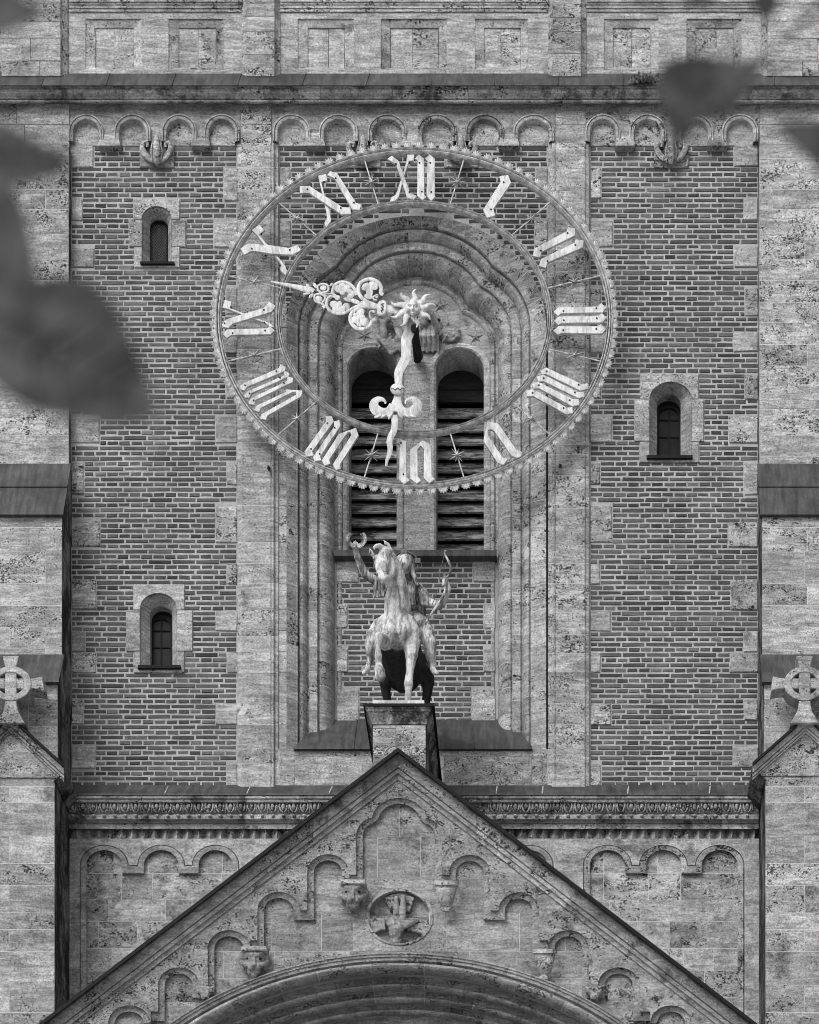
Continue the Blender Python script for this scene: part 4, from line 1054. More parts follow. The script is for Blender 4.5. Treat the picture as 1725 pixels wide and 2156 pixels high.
# corbel heads and cup corbels
def lion(cu, cv, sc_):
    P0 = GP + .0
    h = Blob(); q = lambda x, y, d: W(cu + x * sc_, cv + y * sc_, P0 + d)
    h.chain([q(-12, -16, .0), q(12, -16, .0)], [.085 * sc_, .085 * sc_], (1, 1.1, 1)); h.chain([q(0, -12, .02), q(0, 12, .02), q(0, 30, -.02)], [.11 * sc_, .085 * sc_, .03 * sc_], (1, .9, 1))
    for s in (-1, 1):
        h.chain([q(s * 24, -25, .03), q(s * 13, -21, .085), q(s * 4, -17, .105)], [.018, .024, .02])      # brow
        h.chain([q(s * 24, -2, .01), q(s * 15, 3, .07), q(s * 8, 2, .10)], [.026, .030, .026])            # cheek
        h.ball(q(s * 7, 8, .105), .036 * sc_); h.chain([q(s * 26, -22, .0), q(s * 29, -8, -.01), q(s * 22, 10, -.01)], [.022, .03, .02])
    h.chain([q(0, -19, .095), q(0, -6, .12), q(0, 2, .14)], [.018, .022, .028]); h.chain([q(-8, 17, .075), q(8, 17, .075)], [.022, .022]); h.chain([q(0, 22, .06), q(0, 34, .0)], [.036, .012])
    lh = h.build('lion_head_corbel', 'porch_stone', gab, .007, 1)
    for s in (-1, 1): m = MB(); m.ball(q(s * 13, -11, .085), .020, .014, .015); m.build('eye_shade', 'dark_metal', lh)  # solid dark balls paint the shade of drilled eye holes
    MB().ext([(cu - 27 * sc_, cv - 38 * sc_), (cu + 27 * sc_, cv - 38 * sc_), (cu + 26 * sc_, cv - 28 * sc_), (cu - 26 * sc_, cv - 28 * sc_)], GP + .13, .2, .012).build('abacus', 'stone', gab)
lion(743, 1889, 1.0); lion(535, 2030, 1.02)
def cup(cu, cv):
    rows = []
    for y, r, d in ((-34, 26, .13), (-25, 26, .13), (-24, 22, .10), (-14, 22, .11), (4, 17, .085), (16, 13, .06), (22, 8, .04), (24, 11, .05), (30, 11, .045), (32, 4, .01)):
        rows.append([W(cu + r * math.cos(a), cv + y, GP + d * math.sin(a)) if 0 < math.sin(a) else W(cu + r * math.cos(a), cv + y, GP - .04) for a in [math.pi * k / 14 for k in range(15)]])
    MB().grid(rows, None, True).build('cup_corbel', 'stone', gab)
cup(940, 1888); cup(1147, 2032)
# portal archivolts
def pr_rows(prof, a0=8, a1=172, n=72):
    C0 = W(PC[0], PC[1], GP); s_ = (D - GP) / D / K; rows = []
    for k in range(n + 1):
        a = R(a0 + (a1 - a0) * k / n)
        rows.append([Vector((C0.x + (PC[2] - d) * s_ * math.cos(a), -p, C0.z + (PC[3] - .85 * d) * s_ * math.sin(a))) for d, p in prof])
    return rows
def arch_order(name, prof, nv, mat, smooth=True):
    rows = pr_rows(prof); par = MB().grid([[q + Vector((0, .01, 0)) for q in r] for r in rows], .5, smooth).build(name, 'mortar', porch)
    n = len(rows) - 1; cuts = [round(k * n / nv) for k in range(nv + 1)]
    for a, e in zip(cuts, cuts[1:]):
        sg = [list(r) for r in rows[a:e + 1]]; sg[0] = [q.lerp(w, .05) for q, w in zip(sg[0], sg[1])]; sg[-1] = [q.lerp(w, .03) for q, w in zip(sg[-1], sg[-2])]
        MB().grid(sg, None, smooth).build('voussoir', mat, par)
def torus(d0, d1, p0, bulge, n=8): return [(d0 + (d1 - d0) * (1 - math.cos(math.pi * k / n)) / 2, p0 + bulge * math.sin(math.pi * k / n)) for k in range(n + 1)]
arch_order('hood_mould', [(-2, 2.1), (-2, 2.31), (0, 2.335), (3, 2.335), (4, 2.32), (9, 2.318), (10, 2.30), (17, 2.298), (19, 2.27), (22, 2.25)], 18, 'porch_stone', False)
def porder(d, p0, face, roll_w, bulge, gap):
    """flat face, roll on its lower edge, deep undercut behind the roll"""
    pr = [(d, p0), (d + face, p0 - .004), (d + face, p0 - .03)] + torus(d + face, d + face + roll_w, p0 - .03, bulge)
    e = d + face + roll_w
    return pr + [(e, p0 - .06), (e - 5, p0 - .09), (e - 7, p0 - gap)], e - 7, p0 - gap
pr, d_, p_ = porder(22, 2.27, 1, 23, .14, .22); arch_order('outer_archivolt', pr, 19, 'porch_stone_plain')
for nm_, nv_, fc_ in (('second_archivolt', 21, 17), ('third_archivolt', 17, 14), ('fourth_archivolt', 20, 13)):
    pr, d_, p_ = porder(d_, p_, fc_, 12, .08, .18); arch_order(nm_, pr, nv_, 'porch_stone_plain')
arch_order('inner_archivolt', [(d_, p_), (d_ + 24, p_ - .01), (d_ + 25, .8)], 18, 'porch_stone_plain', False)
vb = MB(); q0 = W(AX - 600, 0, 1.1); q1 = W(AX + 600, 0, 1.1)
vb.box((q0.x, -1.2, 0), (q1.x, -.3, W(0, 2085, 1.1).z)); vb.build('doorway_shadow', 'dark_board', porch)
# piers of the porch down to the ground, left and right of the portal
for a, e in ((AX - EAVE, AX - 700), (AX + 700, AX + EAVE)):
    l, r = W(a, 0, GP).x, W(e, 0, GP).x; MB().box((l, -GP + .002, 0), (r, -.2, W(0, 2430, GP).z)).build('porch_pier', 'stone', porch)

# ------------------------------------------------------------------ pedestal of the statue
PF0 = 2.05
ped = thing('statue_pedestal', 'tall stone pedestal with a spreading cap rising behind the porch gable', 'pedestal', W(842, 1660, 1.2))
def ptier(rows, name, mat, depth_to=.06):
    """rows = (u0, u1, v, p): rectangular tiers lofted downwards; sides run straight back to the wall"""
    m = MB(); G = []
    for u0, u1, v, p in rows:
        a, e = W(u0, v, p), W(u1, v, p)
        G.append([Vector((a.x, -depth_to, a.z)), a, e, Vector((e.x, -depth_to, e.z))])
    m.grid(G); m.face(G[0]); m.face(G[-1]); m.build(name, mat, ped)
ptier([(765, 915, 1481, 2.17), (765, 915, 1486, 2.17)], 'cap_plate', 'dark_metal')
ptier([(768, 911, 1486.2, 2.15), (770, 909, 1490, 2.14)], 'cap_fillet', 'stone_crusted')
ptier([(771, 908, 1490.2, 2.135), (772, 907, 1497, 2.13), (775, 905, 1500, 2.115), (780, 901, 1512, 2.08), (783, 899, 1521, 2.06), (783, 899, 1525, 2.06), (785, 897, 1526, PF0)], 'cap_moulding', 'stone_crusted')
ptier([(786, 896.5, 1526.2, PF0 - .01), (786, 896.5, 1700, PF0 - .01)], 'shaft', 'pale_mortar')
for a, e, t, q in ((785, 834, 1534, 1571), (834, 897, 1526.5, 1571), (785, 834, 1526.5, 1534), (785, 897, 1571, 1590), (785, 840, 1590, 1640), (840, 897, 1590, 1640), (785, 897, 1640, 1700)):
    MB().block(a, e, t, q, .3, PF0, .004, .3, .001).build('stone_block', rnd.choice(['stone', 'stone_pitted']), ped)
a = W(896.6, 1526, PF0)
for x in (W(785, 0, PF0).x - .004, W(897, 0, PF0).x + .004):
    MB().face([(x, -PF0 + .02, a.z), (x, -.08, a.z), (x, -.08, W(0, 1700, PF0).z), (x, -PF0 + .02, W(0, 1700, PF0).z)]).build('side_face', 'stone_sooty', ped, flip=False)

# ------------------------------------------------------------------ the rider statue
PS = 1.78
def S(x, y, d): return W(690 + x / 5.433, 1104 + y / 5.433, PS + d)
k_ = 1 / 5.433 / K * .945
st = thing('equestrian_statue', 'pale bronze statue of a rider with wreath and bow on a rearing horse', 'statue', S(830, 2045, -.3))
pl = MB(); q0 = S(515, 2012, .22); q1 = S(1105, 2050, .22); pl.box((q0.x, q0.y, q1.z), (q1.x, q0.y + 1.75, q0.z)); pl.build('base_plate', 'gilded', st)
h = Blob()
def ch(b, pts, scl=(1, 1, 1)): b.chain([S(x, y, d) for x, y, d, r in pts], [r * k_ for x, y, d, r in pts], scl)
# trunk and quarters
ch(h, [(795, 1190, -.06, 195), (812, 1280, -.32, 220), (835, 1430, -.64, 250), (860, 1590, -.98, 258), (870, 1690, -1.22, 236)])
ch(h, [(680, 1150, .08, 120), (655, 1240, .10, 120), (660, 1330, .10, 108)]); ch(h, [(905, 1150, .08, 120), (945, 1250, .08, 125), (960, 1360, .08, 105)])
ch(h, [(740, 1110, .13, 95), (725, 1220, .17, 100), (745, 1310, .12, 70)]); ch(h, [(855, 1110, .13, 95), (875, 1220, .17, 100), (860, 1310, .12, 72)])
# neck, crest, throat
ch(h, [(795, 1100, .04, 160), (795, 1000, .07, 142), (800, 880, .10, 118), (795, 740, .14, 98), (778, 600, .17, 88), (742, 480, .19, 84), (700, 390, .21, 76)])
ch(h, [(890, 960, -.06, 70), (868, 760, 0, 62), (828, 580, .05, 56), (770, 420, .10, 48), (715, 320, .14, 40)])
ch(h, [(712, 740, .20, 32), (690, 850, .17, 40), (690, 980, .15, 46), (700, 1080, .14, 56)]); ch(h, [(800, 820, .22, 30), (800, 940, .20, 36), (798, 1060, .17, 40)])
# head: long flat face, round jowl, muzzle, lips, brow
ch(h, [(660, 340, .26, 80), (645, 410, .34, 82), (630, 490, .43, 62), (625, 560, .50, 54), (635, 615, .54, 54)])
ch(h, [(705, 440, .28, 66), (730, 520, .28, 62), (725, 570, .31, 44), (690, 610, .40, 34)]); ch(h, [(570, 400, .30, 48), (580, 480, .38, 38), (590, 560, .47, 32)])
ch(h, [(606, 612, .56, 32), (640, 622, .57, 36), (676, 606, .54, 30)]); ch(h, [(640, 662, .54, 34), (664, 676, .53, 26), (690, 650, .48, 20)])
ch(h, [(560, 372, .36, 26), (535, 388, .35, 22)]); ch(h, [(668, 330, .36, 26), (705, 342, .34, 26)])
ch(h, [(520, 352, .26, 26), (500, 322, .25, 24), (480, 278, .25, 7)]); ch(h, [(712, 300, .17, 34), (690, 245, .17, 30), (642, 182, .17, 7)])
ch(h, [(640, 280, .28, 34), (600, 250, .33, 30), (560, 245, .36, 22), (530, 262, .37, 14), (540, 290, .37, 8)])
# raised foreleg: forearm comes forward, cannon hangs
ch(h, [(660, 1330, .16, 96), (640, 1340, .28, 80), (600, 1300, .44, 58), (584, 1288, .50, 56), (578, 1330, .50, 50), (576, 1400, .49, 40), (575, 1465, .47, 37), (580, 1510, .45, 46), (582, 1545, .44, 38), (584, 1600, .42, 38), (590, 1640, .43, 50), (600, 1690, .44, 62), (602, 1735, .44, 64)])
# straight foreleg
ch(h, [(958, 1380, .08, 96), (960, 1470, .09, 80), (952, 1570, .10, 60), (940, 1690, .11, 46), (928, 1790, .13, 50), (926, 1825, .14, 56), (926, 1865, .13, 46), (922, 1930, .13, 36), (920, 1975, .13, 42), (918, 2030, .13, 38)])
# hind legs
ch(h, [(720, 1620, -1.05, 150), (672, 1780, -1.10, 90), (664, 1890, -1.16, 60), (688, 2040, -1.22, 48), (690, 2260, -1.2, 46), (690, 2560, -1.15, 58)])
ch(h, [(1060, 1630, -1.05, 155), (1140, 1780, -1.10, 92), (1146, 1890, -1.16, 64), (1125, 2040, -1.22, 50), (1110, 2260, -1.2, 46), (1100, 2560, -1.15, 58)])
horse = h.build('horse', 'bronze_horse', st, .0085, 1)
for x, y, d, r in ((694, 358, .36, 13), (528, 402, .36, 11)): m = MB(); m.ball(S(x, y, d + .012), r * k_); m.build('eye', 'dark_bronze', horse)
for x, y, d in ((640, 552, .555), (585, 566, .52)): m = MB(); m.ball(S(x, y, d), 15 * k_, 10 * k_, 22 * k_); m.build('nostril_shade', 'dark_metal', horse)  # dark balls paint the shade inside the nostrils
MB().tube([S(605, 646, .56), S(645, 648, .57), S(680, 630, .55), S(702, 606, .50)], [.005, .008, .008, .004], 6).build('mouth_shade', 'dark_metal', horse)  # dark bar paints the shaded line between the lips
for x, y in ((492, 320), (668, 240)): m = MB(); m.ball(S(x - 2, y, .28 if x < 600 else .205), 9 * k_, 12 * k_, 22 * k_); m.build('ear_shade', 'dark_bronze', horse)  # dark balls paint the shade inside the ears
# rider: body, and a loose tunic over it
r_ = Blob(); tu = Blob()
ch(r_, [(900, 1080, -.62, 140), (905, 960, -.52, 130), (930, 840, -.42, 130), (940, 760, -.38, 110)])
ch(tu, [(905, 1060, -.60, 156), (910, 960, -.50, 152), (930, 850, -.41, 150), (940, 765, -.37, 130)])
ch(tu, [(800, 760, -.40, 110), (1010, 770, -.36, 95), (1060, 800, -.33, 80)])
ch(r_, [(905, 680, -.32, 60), (895, 590, -.28, 50), (888, 530, -.24, 56)])
ch(r_, [(876, 520, -.16, 56), (868, 470, -.14, 72), (884, 425, -.20, 78)]); ch(r_, [(852, 548, -.09, 30), (862, 566, -.11, 24)])
ch(r_, [(838, 462, -.055, 11), (832, 500, -.02, 14)]); ch(r_, [(806, 444, -.06, 14), (872, 440, -.06, 14)]); ch(r_, [(826, 530, -.055, 11), (852, 530, -.055, 11)])
hr = Blob()
ch(hr, [(822, 386, -.20, 32), (875, 362, -.22, 42), (928, 396, -.24, 44), (958, 480, -.25, 36), (975, 560, -.22, 30), (1000, 612, -.16, 24), (990, 655, -.13, 20), (1025, 690, -.12, 18)])
ch(hr, [(935, 430, -.30, 64), (960, 540, -.32, 52), (990, 650, -.30, 40)]); ch(hr, [(820, 392, -.15, 16), (812, 420, -.13, 10)])
# raised arm, its sleeve falls open
ch(r_, [(600, 690, -.30, 58), (540, 640, -.25, 54), (470, 600, -.20, 50), (430, 570, -.18, 50), (385, 480, -.14, 47), (350, 390, -.11, 42), (325, 320, -.09, 35), (318, 280, -.08, 36)])
ch(tu, [(720, 740, -.38, 85), (620, 690, -.32, 70), (570, 655, -.28, 58)])
for kx in range(4): ch(tu, [(556 + kx * 34, 650 + kx * 10, -.23 - .02 * kx, 26), (545 + kx * 34, 740 + kx * 6, -.25 - .02 * kx, 24), (536 + kx * 36, 838 - kx * 6, -.28, 14)])
# bow arm and sleeve
ch(r_, [(1150, 890, -.26, 54), (1215, 912, -.23, 50), (1275, 930, -.19, 50), (1320, 880, -.16, 46), (1355, 800, -.13, 42), (1380, 740, -.11, 34)])
ch(tu, [(1070, 790, -.33, 78), (1110, 850, -.30, 72), (1150, 880, -.27, 64)])
for kx in range(5): ch(tu, [(1030 + kx * 24, 690 + kx * 20, -.27, 20), (1065 + kx * 26, 800 + kx * 18, -.21, 22), (1085 + kx * 28, 915 + kx * 6, -.22, 13)])
for kx in range(3): ch(tu, [(1040 + kx * 22, 860, -.38 - .03 * kx, 30), (1062 + kx * 20, 970, -.42, 26), (1080 + kx * 16, 1085, -.46, 16)])
for kx in range(6): ch(tu, [(868 + kx * 26, 690, -.24, 11), (895 + kx * 19, 790, -.20, 13), (910 + kx * 18, 920, -.24, 11)])
# legs in loose trousers, bare feet
ch(r_, [(1000, 1110, -.5, 130), (1090, 1170, -.32, 100), (1140, 1270, -.18, 90), (1172, 1370, -.10, 80), (1178, 1470, -.12, 72), (1188, 1560, -.16, 58), (1192, 1600, -.17, 52)])
ch(r_, [(1150, 1600, -.17, 22), (1230, 1600, -.17, 20)])
ch(r_, [(1192, 1600, -.17, 42), (1200, 1650, -.15, 38), (1225, 1690, -.08, 34), (1258, 1706, -.02, 24)])
ch(r_, [(780, 1110, -.5, 130), (600, 1170, -.32, 96), (525, 1270, -.16, 84), (492, 1370, -.08, 72), (492, 1460, -.10, 60), (495, 1520, -.12, 52)])
ch(r_, [(462, 1535, -.12, 18), (530, 1535, -.12, 18)])
ch(r_, [(482, 1540, -.12, 36), (472, 1600, -.10, 34), (450, 1670, -.02, 36), (415, 1700, .04, 24)])
# hands with separate fingers
ch(r_, [(318, 285, -.08, 36), (322, 250, -.07, 34)])
for dx, (ex, ey) in zip((-30, -14, 4, 20), ((292, 222), (300, 205), (318, 190), (338, 210))): ch(r_, [(320 + dx * .8, 252, -.05, 13), (320 + dx, 232, -.02, 12), (ex, ey, -.03, 9)])
ch(r_, [(350, 270, -.06, 13), (358, 245, -.03, 11)])
ch(r_, [(1382, 735, -.11, 34), (1360, 680, -.09, 38)])
for i in range(4): ch(r_, [(1372 - i * 4, 640 + i * 20, -.07, 12), (1340 - i * 3, 630 + i * 20, -.03, 12), (1312, 640 + i * 20, -.05, 10)])
ch(r_, [(1360, 640, -.06, 13), (1330, 608, -.04, 11)])
rider = r_.build('rider', 'bronze_patina', st, .008, 1)
for x, y in ((822, 454), (862, 450)): m = MB(); m.ball(S(x, y, -.062), 10 * k_, 8 * k_, 6 * k_); m.build('eye', 'dark_bronze', rider)
tu.build('tunic', 'bronze_tunic', rider, .008, 1)
hr.build('hair', 'bronze_tunic', rider, .008, 1)
# wreath: open ring of leaves
w = MB(); wc = (330, 168)
for k in range(22):
    a = R(-62 - 236 * k / 21 + 180 + 90)
    a = R(62 + (360 - 124) * k / 21)
    x, y = wc[0] + 92 * math.sin(a), wc[1] - 82 * math.cos(a)
    tx, ty_ = math.cos(a), math.sin(a); s = 1 if a < math.pi else -1
    for sd2 in (-1, 0, 1):
        dx = -s * tx * 34 + sd2 * math.sin(a) * 22; dy = -s * ty_ * 34 - sd2 * math.cos(a) * 22
        c0 = S(x, y, -.05 + .02 * (sd2 == 0)); c1 = S(x + dx * .5 + sd2 * 5, y + dy * .5, -.02); c2 = S(x + dx, y + dy, -.03 + .02 * sd2)
        w.tube([c0, c1, c2], [.008, .015, .003], 5, .5)
pts = [S(wc[0] + 92 * math.sin(R(a)), wc[1] - 82 * math.cos(R(a)), -.05) for a in range(50, 312, 10)]
w.tube(pts, .016, 6); w.build('wreath', 'bronze_patina', st)
bo = MB()
bp = [(1352, 300), (1338, 325), (1350, 360), (1382, 420), (1408, 480), (1408, 535), (1385, 585), (1350, 615), (1335, 660), (1345, 720), (1348, 770), (1320, 830), (1260, 920), (1195, 1010), (1150, 1080), (1128, 1120)]
bo.tube([S(x, y, -.06) for x, y in bp], [.016, .012, .013, .014, .016, .016, .016, .015, .017, .017, .018, .017, .016, .014, .012, .014], 8); bow = bo.build('bow', 'bronze_patina', st)
MB().tube([S(1345, 312, -.06), S(1282, 560, -.10), S(1275, 660, -.10)], .0035, 5).build('bowstring', 'dark_bronze', bow)
MB().tube([S(1270, 735, -.05), S(1185, 950, -.07)], .005, 5).build('arrow', 'dark_bronze', st)
ha = MB(); hc = (885, 455)
ha.tube([S(hc[0] + 150 * math.cos(R(a)), hc[1] + 140 * math.sin(R(a)), -.34) for a in range(0, 361, 10)], .012, 6, .5, False)
for a in (-95, -15): 
    q = S(hc[0] + 150 * math.cos(R(a)), hc[1] + 140 * math.sin(R(a)), -.32); ha.box(q - Vector((.035, .01, .03)), q + Vector((.035, .01, .03)))
ha.build('halo', 'dark_bronze', st)

# ------------------------------------------------------------------ the clock
PC_ = 0.34
ck = thing('tower_clock', 'huge skeleton clock of two pale rings with blackletter Roman numerals on the tower', 'clock', W(872, 1030, PC_))
CX, CV = 872.3, 670.5
def ell(a, b_, t, p, dr=0):
    """point on the dial ellipse, dr outwards along the normal"""
    x, y = a * math.cos(t), b_ * math.sin(t); nx, ny = math.cos(t) / a, math.sin(t) / b_; l = math.hypot(nx, ny)
    return W(CX + x + dr * nx / l, CV - y - dr * ny / l, p)
def dial_ring(name, a, b_, prof, N=160):
    m = MB(); rows = []
    for k in range(N):
        t = 2 * math.pi * k / N
        rows.append([ell(a, b_, t, PC_, dr) + Vector((0, -dp, 0)) for dr, dp in prof])
    m.grid(rows, .5, True, True, True); return m.build(name, 'ring_metal', ck)
RPf = [(6.5, -.05), (7, -.01), (6.4, .018), (5, .028), (3.6, .018), (3.0, -.02), (2.2, -.035), (1.6, -.02), (1, .012), (-.6, .02), (-2, .012), (-2.6, -.02), (-3.2, -.035), (-3.8, -.02), (-4.2, .014), (-5.2, .024), (-6.4, .014), (-6.8, -.01), (-6.4, -.05)]
def sharp(pr):  # doubled points keep the groove edges crisp
    return pr
ring_o = dial_ring('outer_ring', 412.5, 353, sharp(RPf)); ring_i = dial_ring('inner_ring', 285.5, 243, sharp([(d * .82, p) for d, p in RPf]))
# shell palmettes round the rim
pm = MB(); Lp = 13.5 / K
for k in range(7):
    f = R(-81 + 27 * k); L = Lp * (1.0 if abs(k - 3) < 2 else .92 if abs(k - 3) < 3 else .8); wd_ = Lp * .165
    dx, dz = math.sin(f), math.cos(f)
    base = (0, -.005, 0); tip = (dx * L, -.004, dz * L); mid = (dx * L * .72, -.018, dz * L * .72)
    l = (dx * L * .72 - dz * wd_, .002, dz * L * .72 + dx * wd_); r2 = (dx * L * .72 + dz * wd_, .002, dz * L * .72 - dx * wd_)
    for q in ((base, mid, l), (base, r2, mid), (l, mid, tip), (mid, r2, tip)): pm.face(q, .5, False)
pm_me = pm.mesh('palmette', flip=False)
for k in range(108):
    t = 2 * math.pi * (k + .5) / 108
    # even spacing along the rim
    q = ell(412.5, 353, t, PC_, 6.5); q2 = ell(412.5, 353, t, PC_, 9)
    n = (q2 - q).normalized(); o = put('palmette', pm_me, 'shell_metal', ring_o)
    o.location = Vector(q) - Vector(ck.location) - Vector((0, .0, 0)); o.rotation_euler = (0, math.atan2(n.x, n.z), 0)
def z3(x, y): return (431.25 + x / 3.846, 284.6 + y / 3.846)
def z4(x, y): return (862.5 + x / 3.846, 284.6 + y / 3.846)
def z5(x, y): return (431.25 + x / 3.846, 690 + y / 3.846)
def z6(x, y): return (862.5 + x / 3.846, 690 + y / 3.846)
NUM = {
 'XII': [(z3, [(1478, 190), (1515, 163), (1570, 205), (1665, 465), (1718, 490), (1692, 522), (1640, 505), (1550, 235)]),
         (z3, [(1640, 155), (1697, 153), (1692, 205), (1655, 208), (1625, 300), (1598, 400), (1570, 500), (1533, 538), (1497, 537), (1512, 500), (1548, 480), (1585, 370), (1612, 290), (1632, 215)]),
         (z4, [(42, 188), (75, 152), (120, 188), (120, 480), (138, 498), (105, 525), (62, 488), (65, 200)]), (z4, [(125, 188), (165, 152), (205, 188), (205, 480), (212, 495), (178, 530), (138, 492), (145, 210)])],
 'I': [(z4, [(728, 330), (800, 320), (825, 385), (680, 595), (695, 650), (628, 668), (597, 600), (738, 375)])],
 'II': [(z4, [(1282, 743), (1342, 752), (1342, 810), (1070, 945), (1058, 990), (998, 978), (1012, 915), (1275, 775)]), (z4, [(1345, 840), (1412, 850), (1405, 908), (1120, 1030), (1105, 1073), (1048, 1060), (1065, 1000), (1335, 870)])],
 'III': [(z4, [(1165, 1430), (1205, 1392), (1525, 1385), (1552, 1357), (1593, 1395), (1562, 1435), (1230, 1442), (1205, 1462)]), (z4, [(1168, 1503), (1210, 1466), (1530, 1462), (1558, 1440), (1597, 1475), (1565, 1517), (1232, 1520), (1208, 1537)]), (z4, [(1163, 1582), (1205, 1545), (1525, 1545), (1550, 1527), (1593, 1567), (1562, 1607), (1228, 1602), (1203, 1617)])],
 'IIII': [(z6, [(1060, 345), (1108, 320), (1150, 340), (1395, 455), (1442, 448), (1450, 495), (1385, 510), (1110, 375), (1072, 378)]), (z6, [(1028, 395), (1085, 378), (1120, 395), (1360, 520), (1410, 515), (1418, 560), (1370, 570), (1085, 432), (1045, 437)]), (z6, [(990, 455), (1045, 438), (1080, 455), (1320, 575), (1370, 575), (1375, 625), (1320, 635), (1050, 490), (1008, 495)]), (z6, [(940, 515), (990, 495), (1030, 512), (1275, 645), (1320, 642), (1325, 688), (1272, 702), (1000, 552), (952, 556)])],
 'V': [(z6, [(632, 760), (598, 915), (715, 1095), (765, 1110), (797, 1060), (755, 1050), (634, 868), (640, 828), (660, 820), (690, 840), (825, 1035), (868, 1055), (908, 1040), (912, 1005), (865, 985), (738, 800), (710, 770)])],
 'VI': [(z5, [(1553, 905), (1590, 900), (1632, 920), (1635, 1210), (1660, 1235), (1615, 1265), (1575, 1232), (1578, 945), (1553, 930)]), (z6, [(5, 985), (108, 910), (175, 945), (180, 1200), (208, 1225), (160, 1260), (115, 1215), (118, 985), (92, 955), (65, 985), (68, 1205), (95, 1235), (60, 1262), (5, 1220)])],
 'VII': [(z5, [(978, 715), (1030, 712), (1045, 760), (870, 1000), (880, 1035), (820, 1045), (808, 1000), (985, 755)]), (z5, [(1045, 760), (1090, 745), (1103, 790), (935, 1040), (945, 1072), (890, 1082), (878, 1045), (1050, 795)]), (z5, [(1085, 860), (1225, 808), (1247, 870), (1095, 1108), (1102, 1140), (1065, 1153), (1035, 1108), (1188, 868), (1178, 843), (1155, 848), (1008, 1068), (1018, 1102), (972, 1117), (948, 1072)])],
 'VIII': [(z5, [(285, 470), (320, 445), (600, 325), (612, 292), (658, 318), (648, 350), (345, 478), (320, 508), (290, 500)]), (z5, [(320, 545), (345, 515), (640, 385), (645, 348), (685, 365), (680, 395), (378, 530), (360, 568), (325, 565)]), (z5, [(355, 600), (375, 570), (665, 430), (672, 395), (717, 405), (712, 440), (412, 585), (402, 625), (360, 618)]), (z5, [(398, 668), (415, 632), (655, 518), (662, 497), (792, 507), (783, 555), (507, 712), (497, 745), (448, 737), (458, 700), (740, 540), (735, 518), (712, 520), (455, 648), (440, 682)])],
 'IX': [(z3, [(138, 1530), (175, 1490), (200, 1480), (480, 1395), (522, 1347), (577, 1380), (540, 1430), (230, 1525), (190, 1562), (145, 1550)]), (z3, [(162, 1332), (217, 1345), (205, 1400), (300, 1435), (390, 1470), (480, 1498), (540, 1530), (567, 1555), (530, 1550), (495, 1522), (380, 1480), (290, 1447), (190, 1407), (142, 1395)]), (z3, [(145, 1610), (180, 1570), (510, 1562), (525, 1543), (568, 1580), (535, 1612), (215, 1618), (180, 1643)])],
 'X': [(z3, [(288, 915), (355, 875), (540, 890), (680, 910), (752, 885), (780, 930), (710, 968), (545, 960), (385, 935), (320, 968)]), (z3, [(380, 765), (440, 723), (485, 768), (440, 805), (500, 875), (570, 950), (620, 1015), (650, 1055), (667, 1095), (655, 1135), (610, 1090), (620, 1050), (590, 1005), (545, 955), (480, 885), (425, 810), (408, 795)])],
 'XI': [(z3, [(768, 410), (848, 407), (880, 430), (1115, 580), (1180, 583), (1185, 635), (1110, 642), (845, 468), (770, 467)]), (z3, [(918, 322), (985, 312), (993, 365), (945, 378), (965, 460), (978, 520), (995, 570), (1015, 620), (1023, 690), (985, 748), (968, 705), (990, 670), (985, 620), (962, 530), (945, 440), (925, 360)]), (z3, [(992, 320), (1015, 287), (1075, 308), (1225, 545), (1268, 562), (1255, 605), (1195, 600), (1050, 350)])],
}
for nm, strokes in NUM.items():
    m = MB(); rv = MB(); cs = []
    for k, (zf, pts) in enumerate(strokes):
        pu = [zf(*q) for q in pts]
        thin = nm in ('X', 'IX', 'XI', 'XII') and k == 1
        pf = PC_ + .035 - (.026 if thin else 0)
        m.ext(pu, pf, .035, .004, rnd.random())
        n = len(pu); cx_ = sum(q[0] for q in pu) / n; cy_ = sum(q[1] for q in pu) / n
        far_ = max(pu, key=lambda q: math.hypot(q[0] - cx_, q[1] - cy_)); dx, dy = far_[0] - cx_, far_[1] - cy_
        if nm not in ('V',) and not (k == len(strokes) - 1 and nm in ('VI', 'VII', 'VIII')):
            for s in (-.62, .62):
                q = W(cx_ + dx * s, cy_ + dy * s, pf); rv.tube([q + Vector((0, .004, 0)), q - Vector((0, .006, 0))], .011, 6)
        cs.append((cx_, cy_))
    no = m.build('numeral', 'gilded', ck); lab(no, 'blackletter Roman numeral ' + nm)
    if rv.v: rv.build('rivet', 'dark_metal', no)
# half-hour rods with eight-pointed stars
for k in range(12):
    t = R(90 - 30 * k - 15)
    a = ell(285.5, 243, t, PC_ - .01); b_ = ell(412.5, 353, t, PC_ - .01)
    rod = MB().tube([a, b_], .0085, 6).build('star_rod', 'gilded' if k in (0, 5, 6, 11) else 'ring_metal', ck)
    cxy = ((412.5 + 285.5) / 2 * math.cos(t), (353 + 243) / 2 * math.sin(t)); c0 = (CX + cxy[0], CV - cxy[1])
    m = MB(); cc = W(*c0, PC_ + .05); ring = []
    for j in range(16):
        r = (21 if j % 4 == 0 else 17) if j % 2 == 0 else 4.6
        aa = math.pi * j / 8 + .12 * k
        ring.append(W(c0[0] + r * math.cos(aa), c0[1] - .86 * r * math.sin(aa), PC_ + .004))
    bkc = W(*c0, PC_ - .03)
    for j in range(16): m.face([cc, ring[j], ring[(j + 1) % 16]], .5); m.face([bkc, ring[(j + 1) % 16], ring[j]], .5)
    m.build('star', 'gilded' if k in (5, 6) else 'ring_metal', rod)

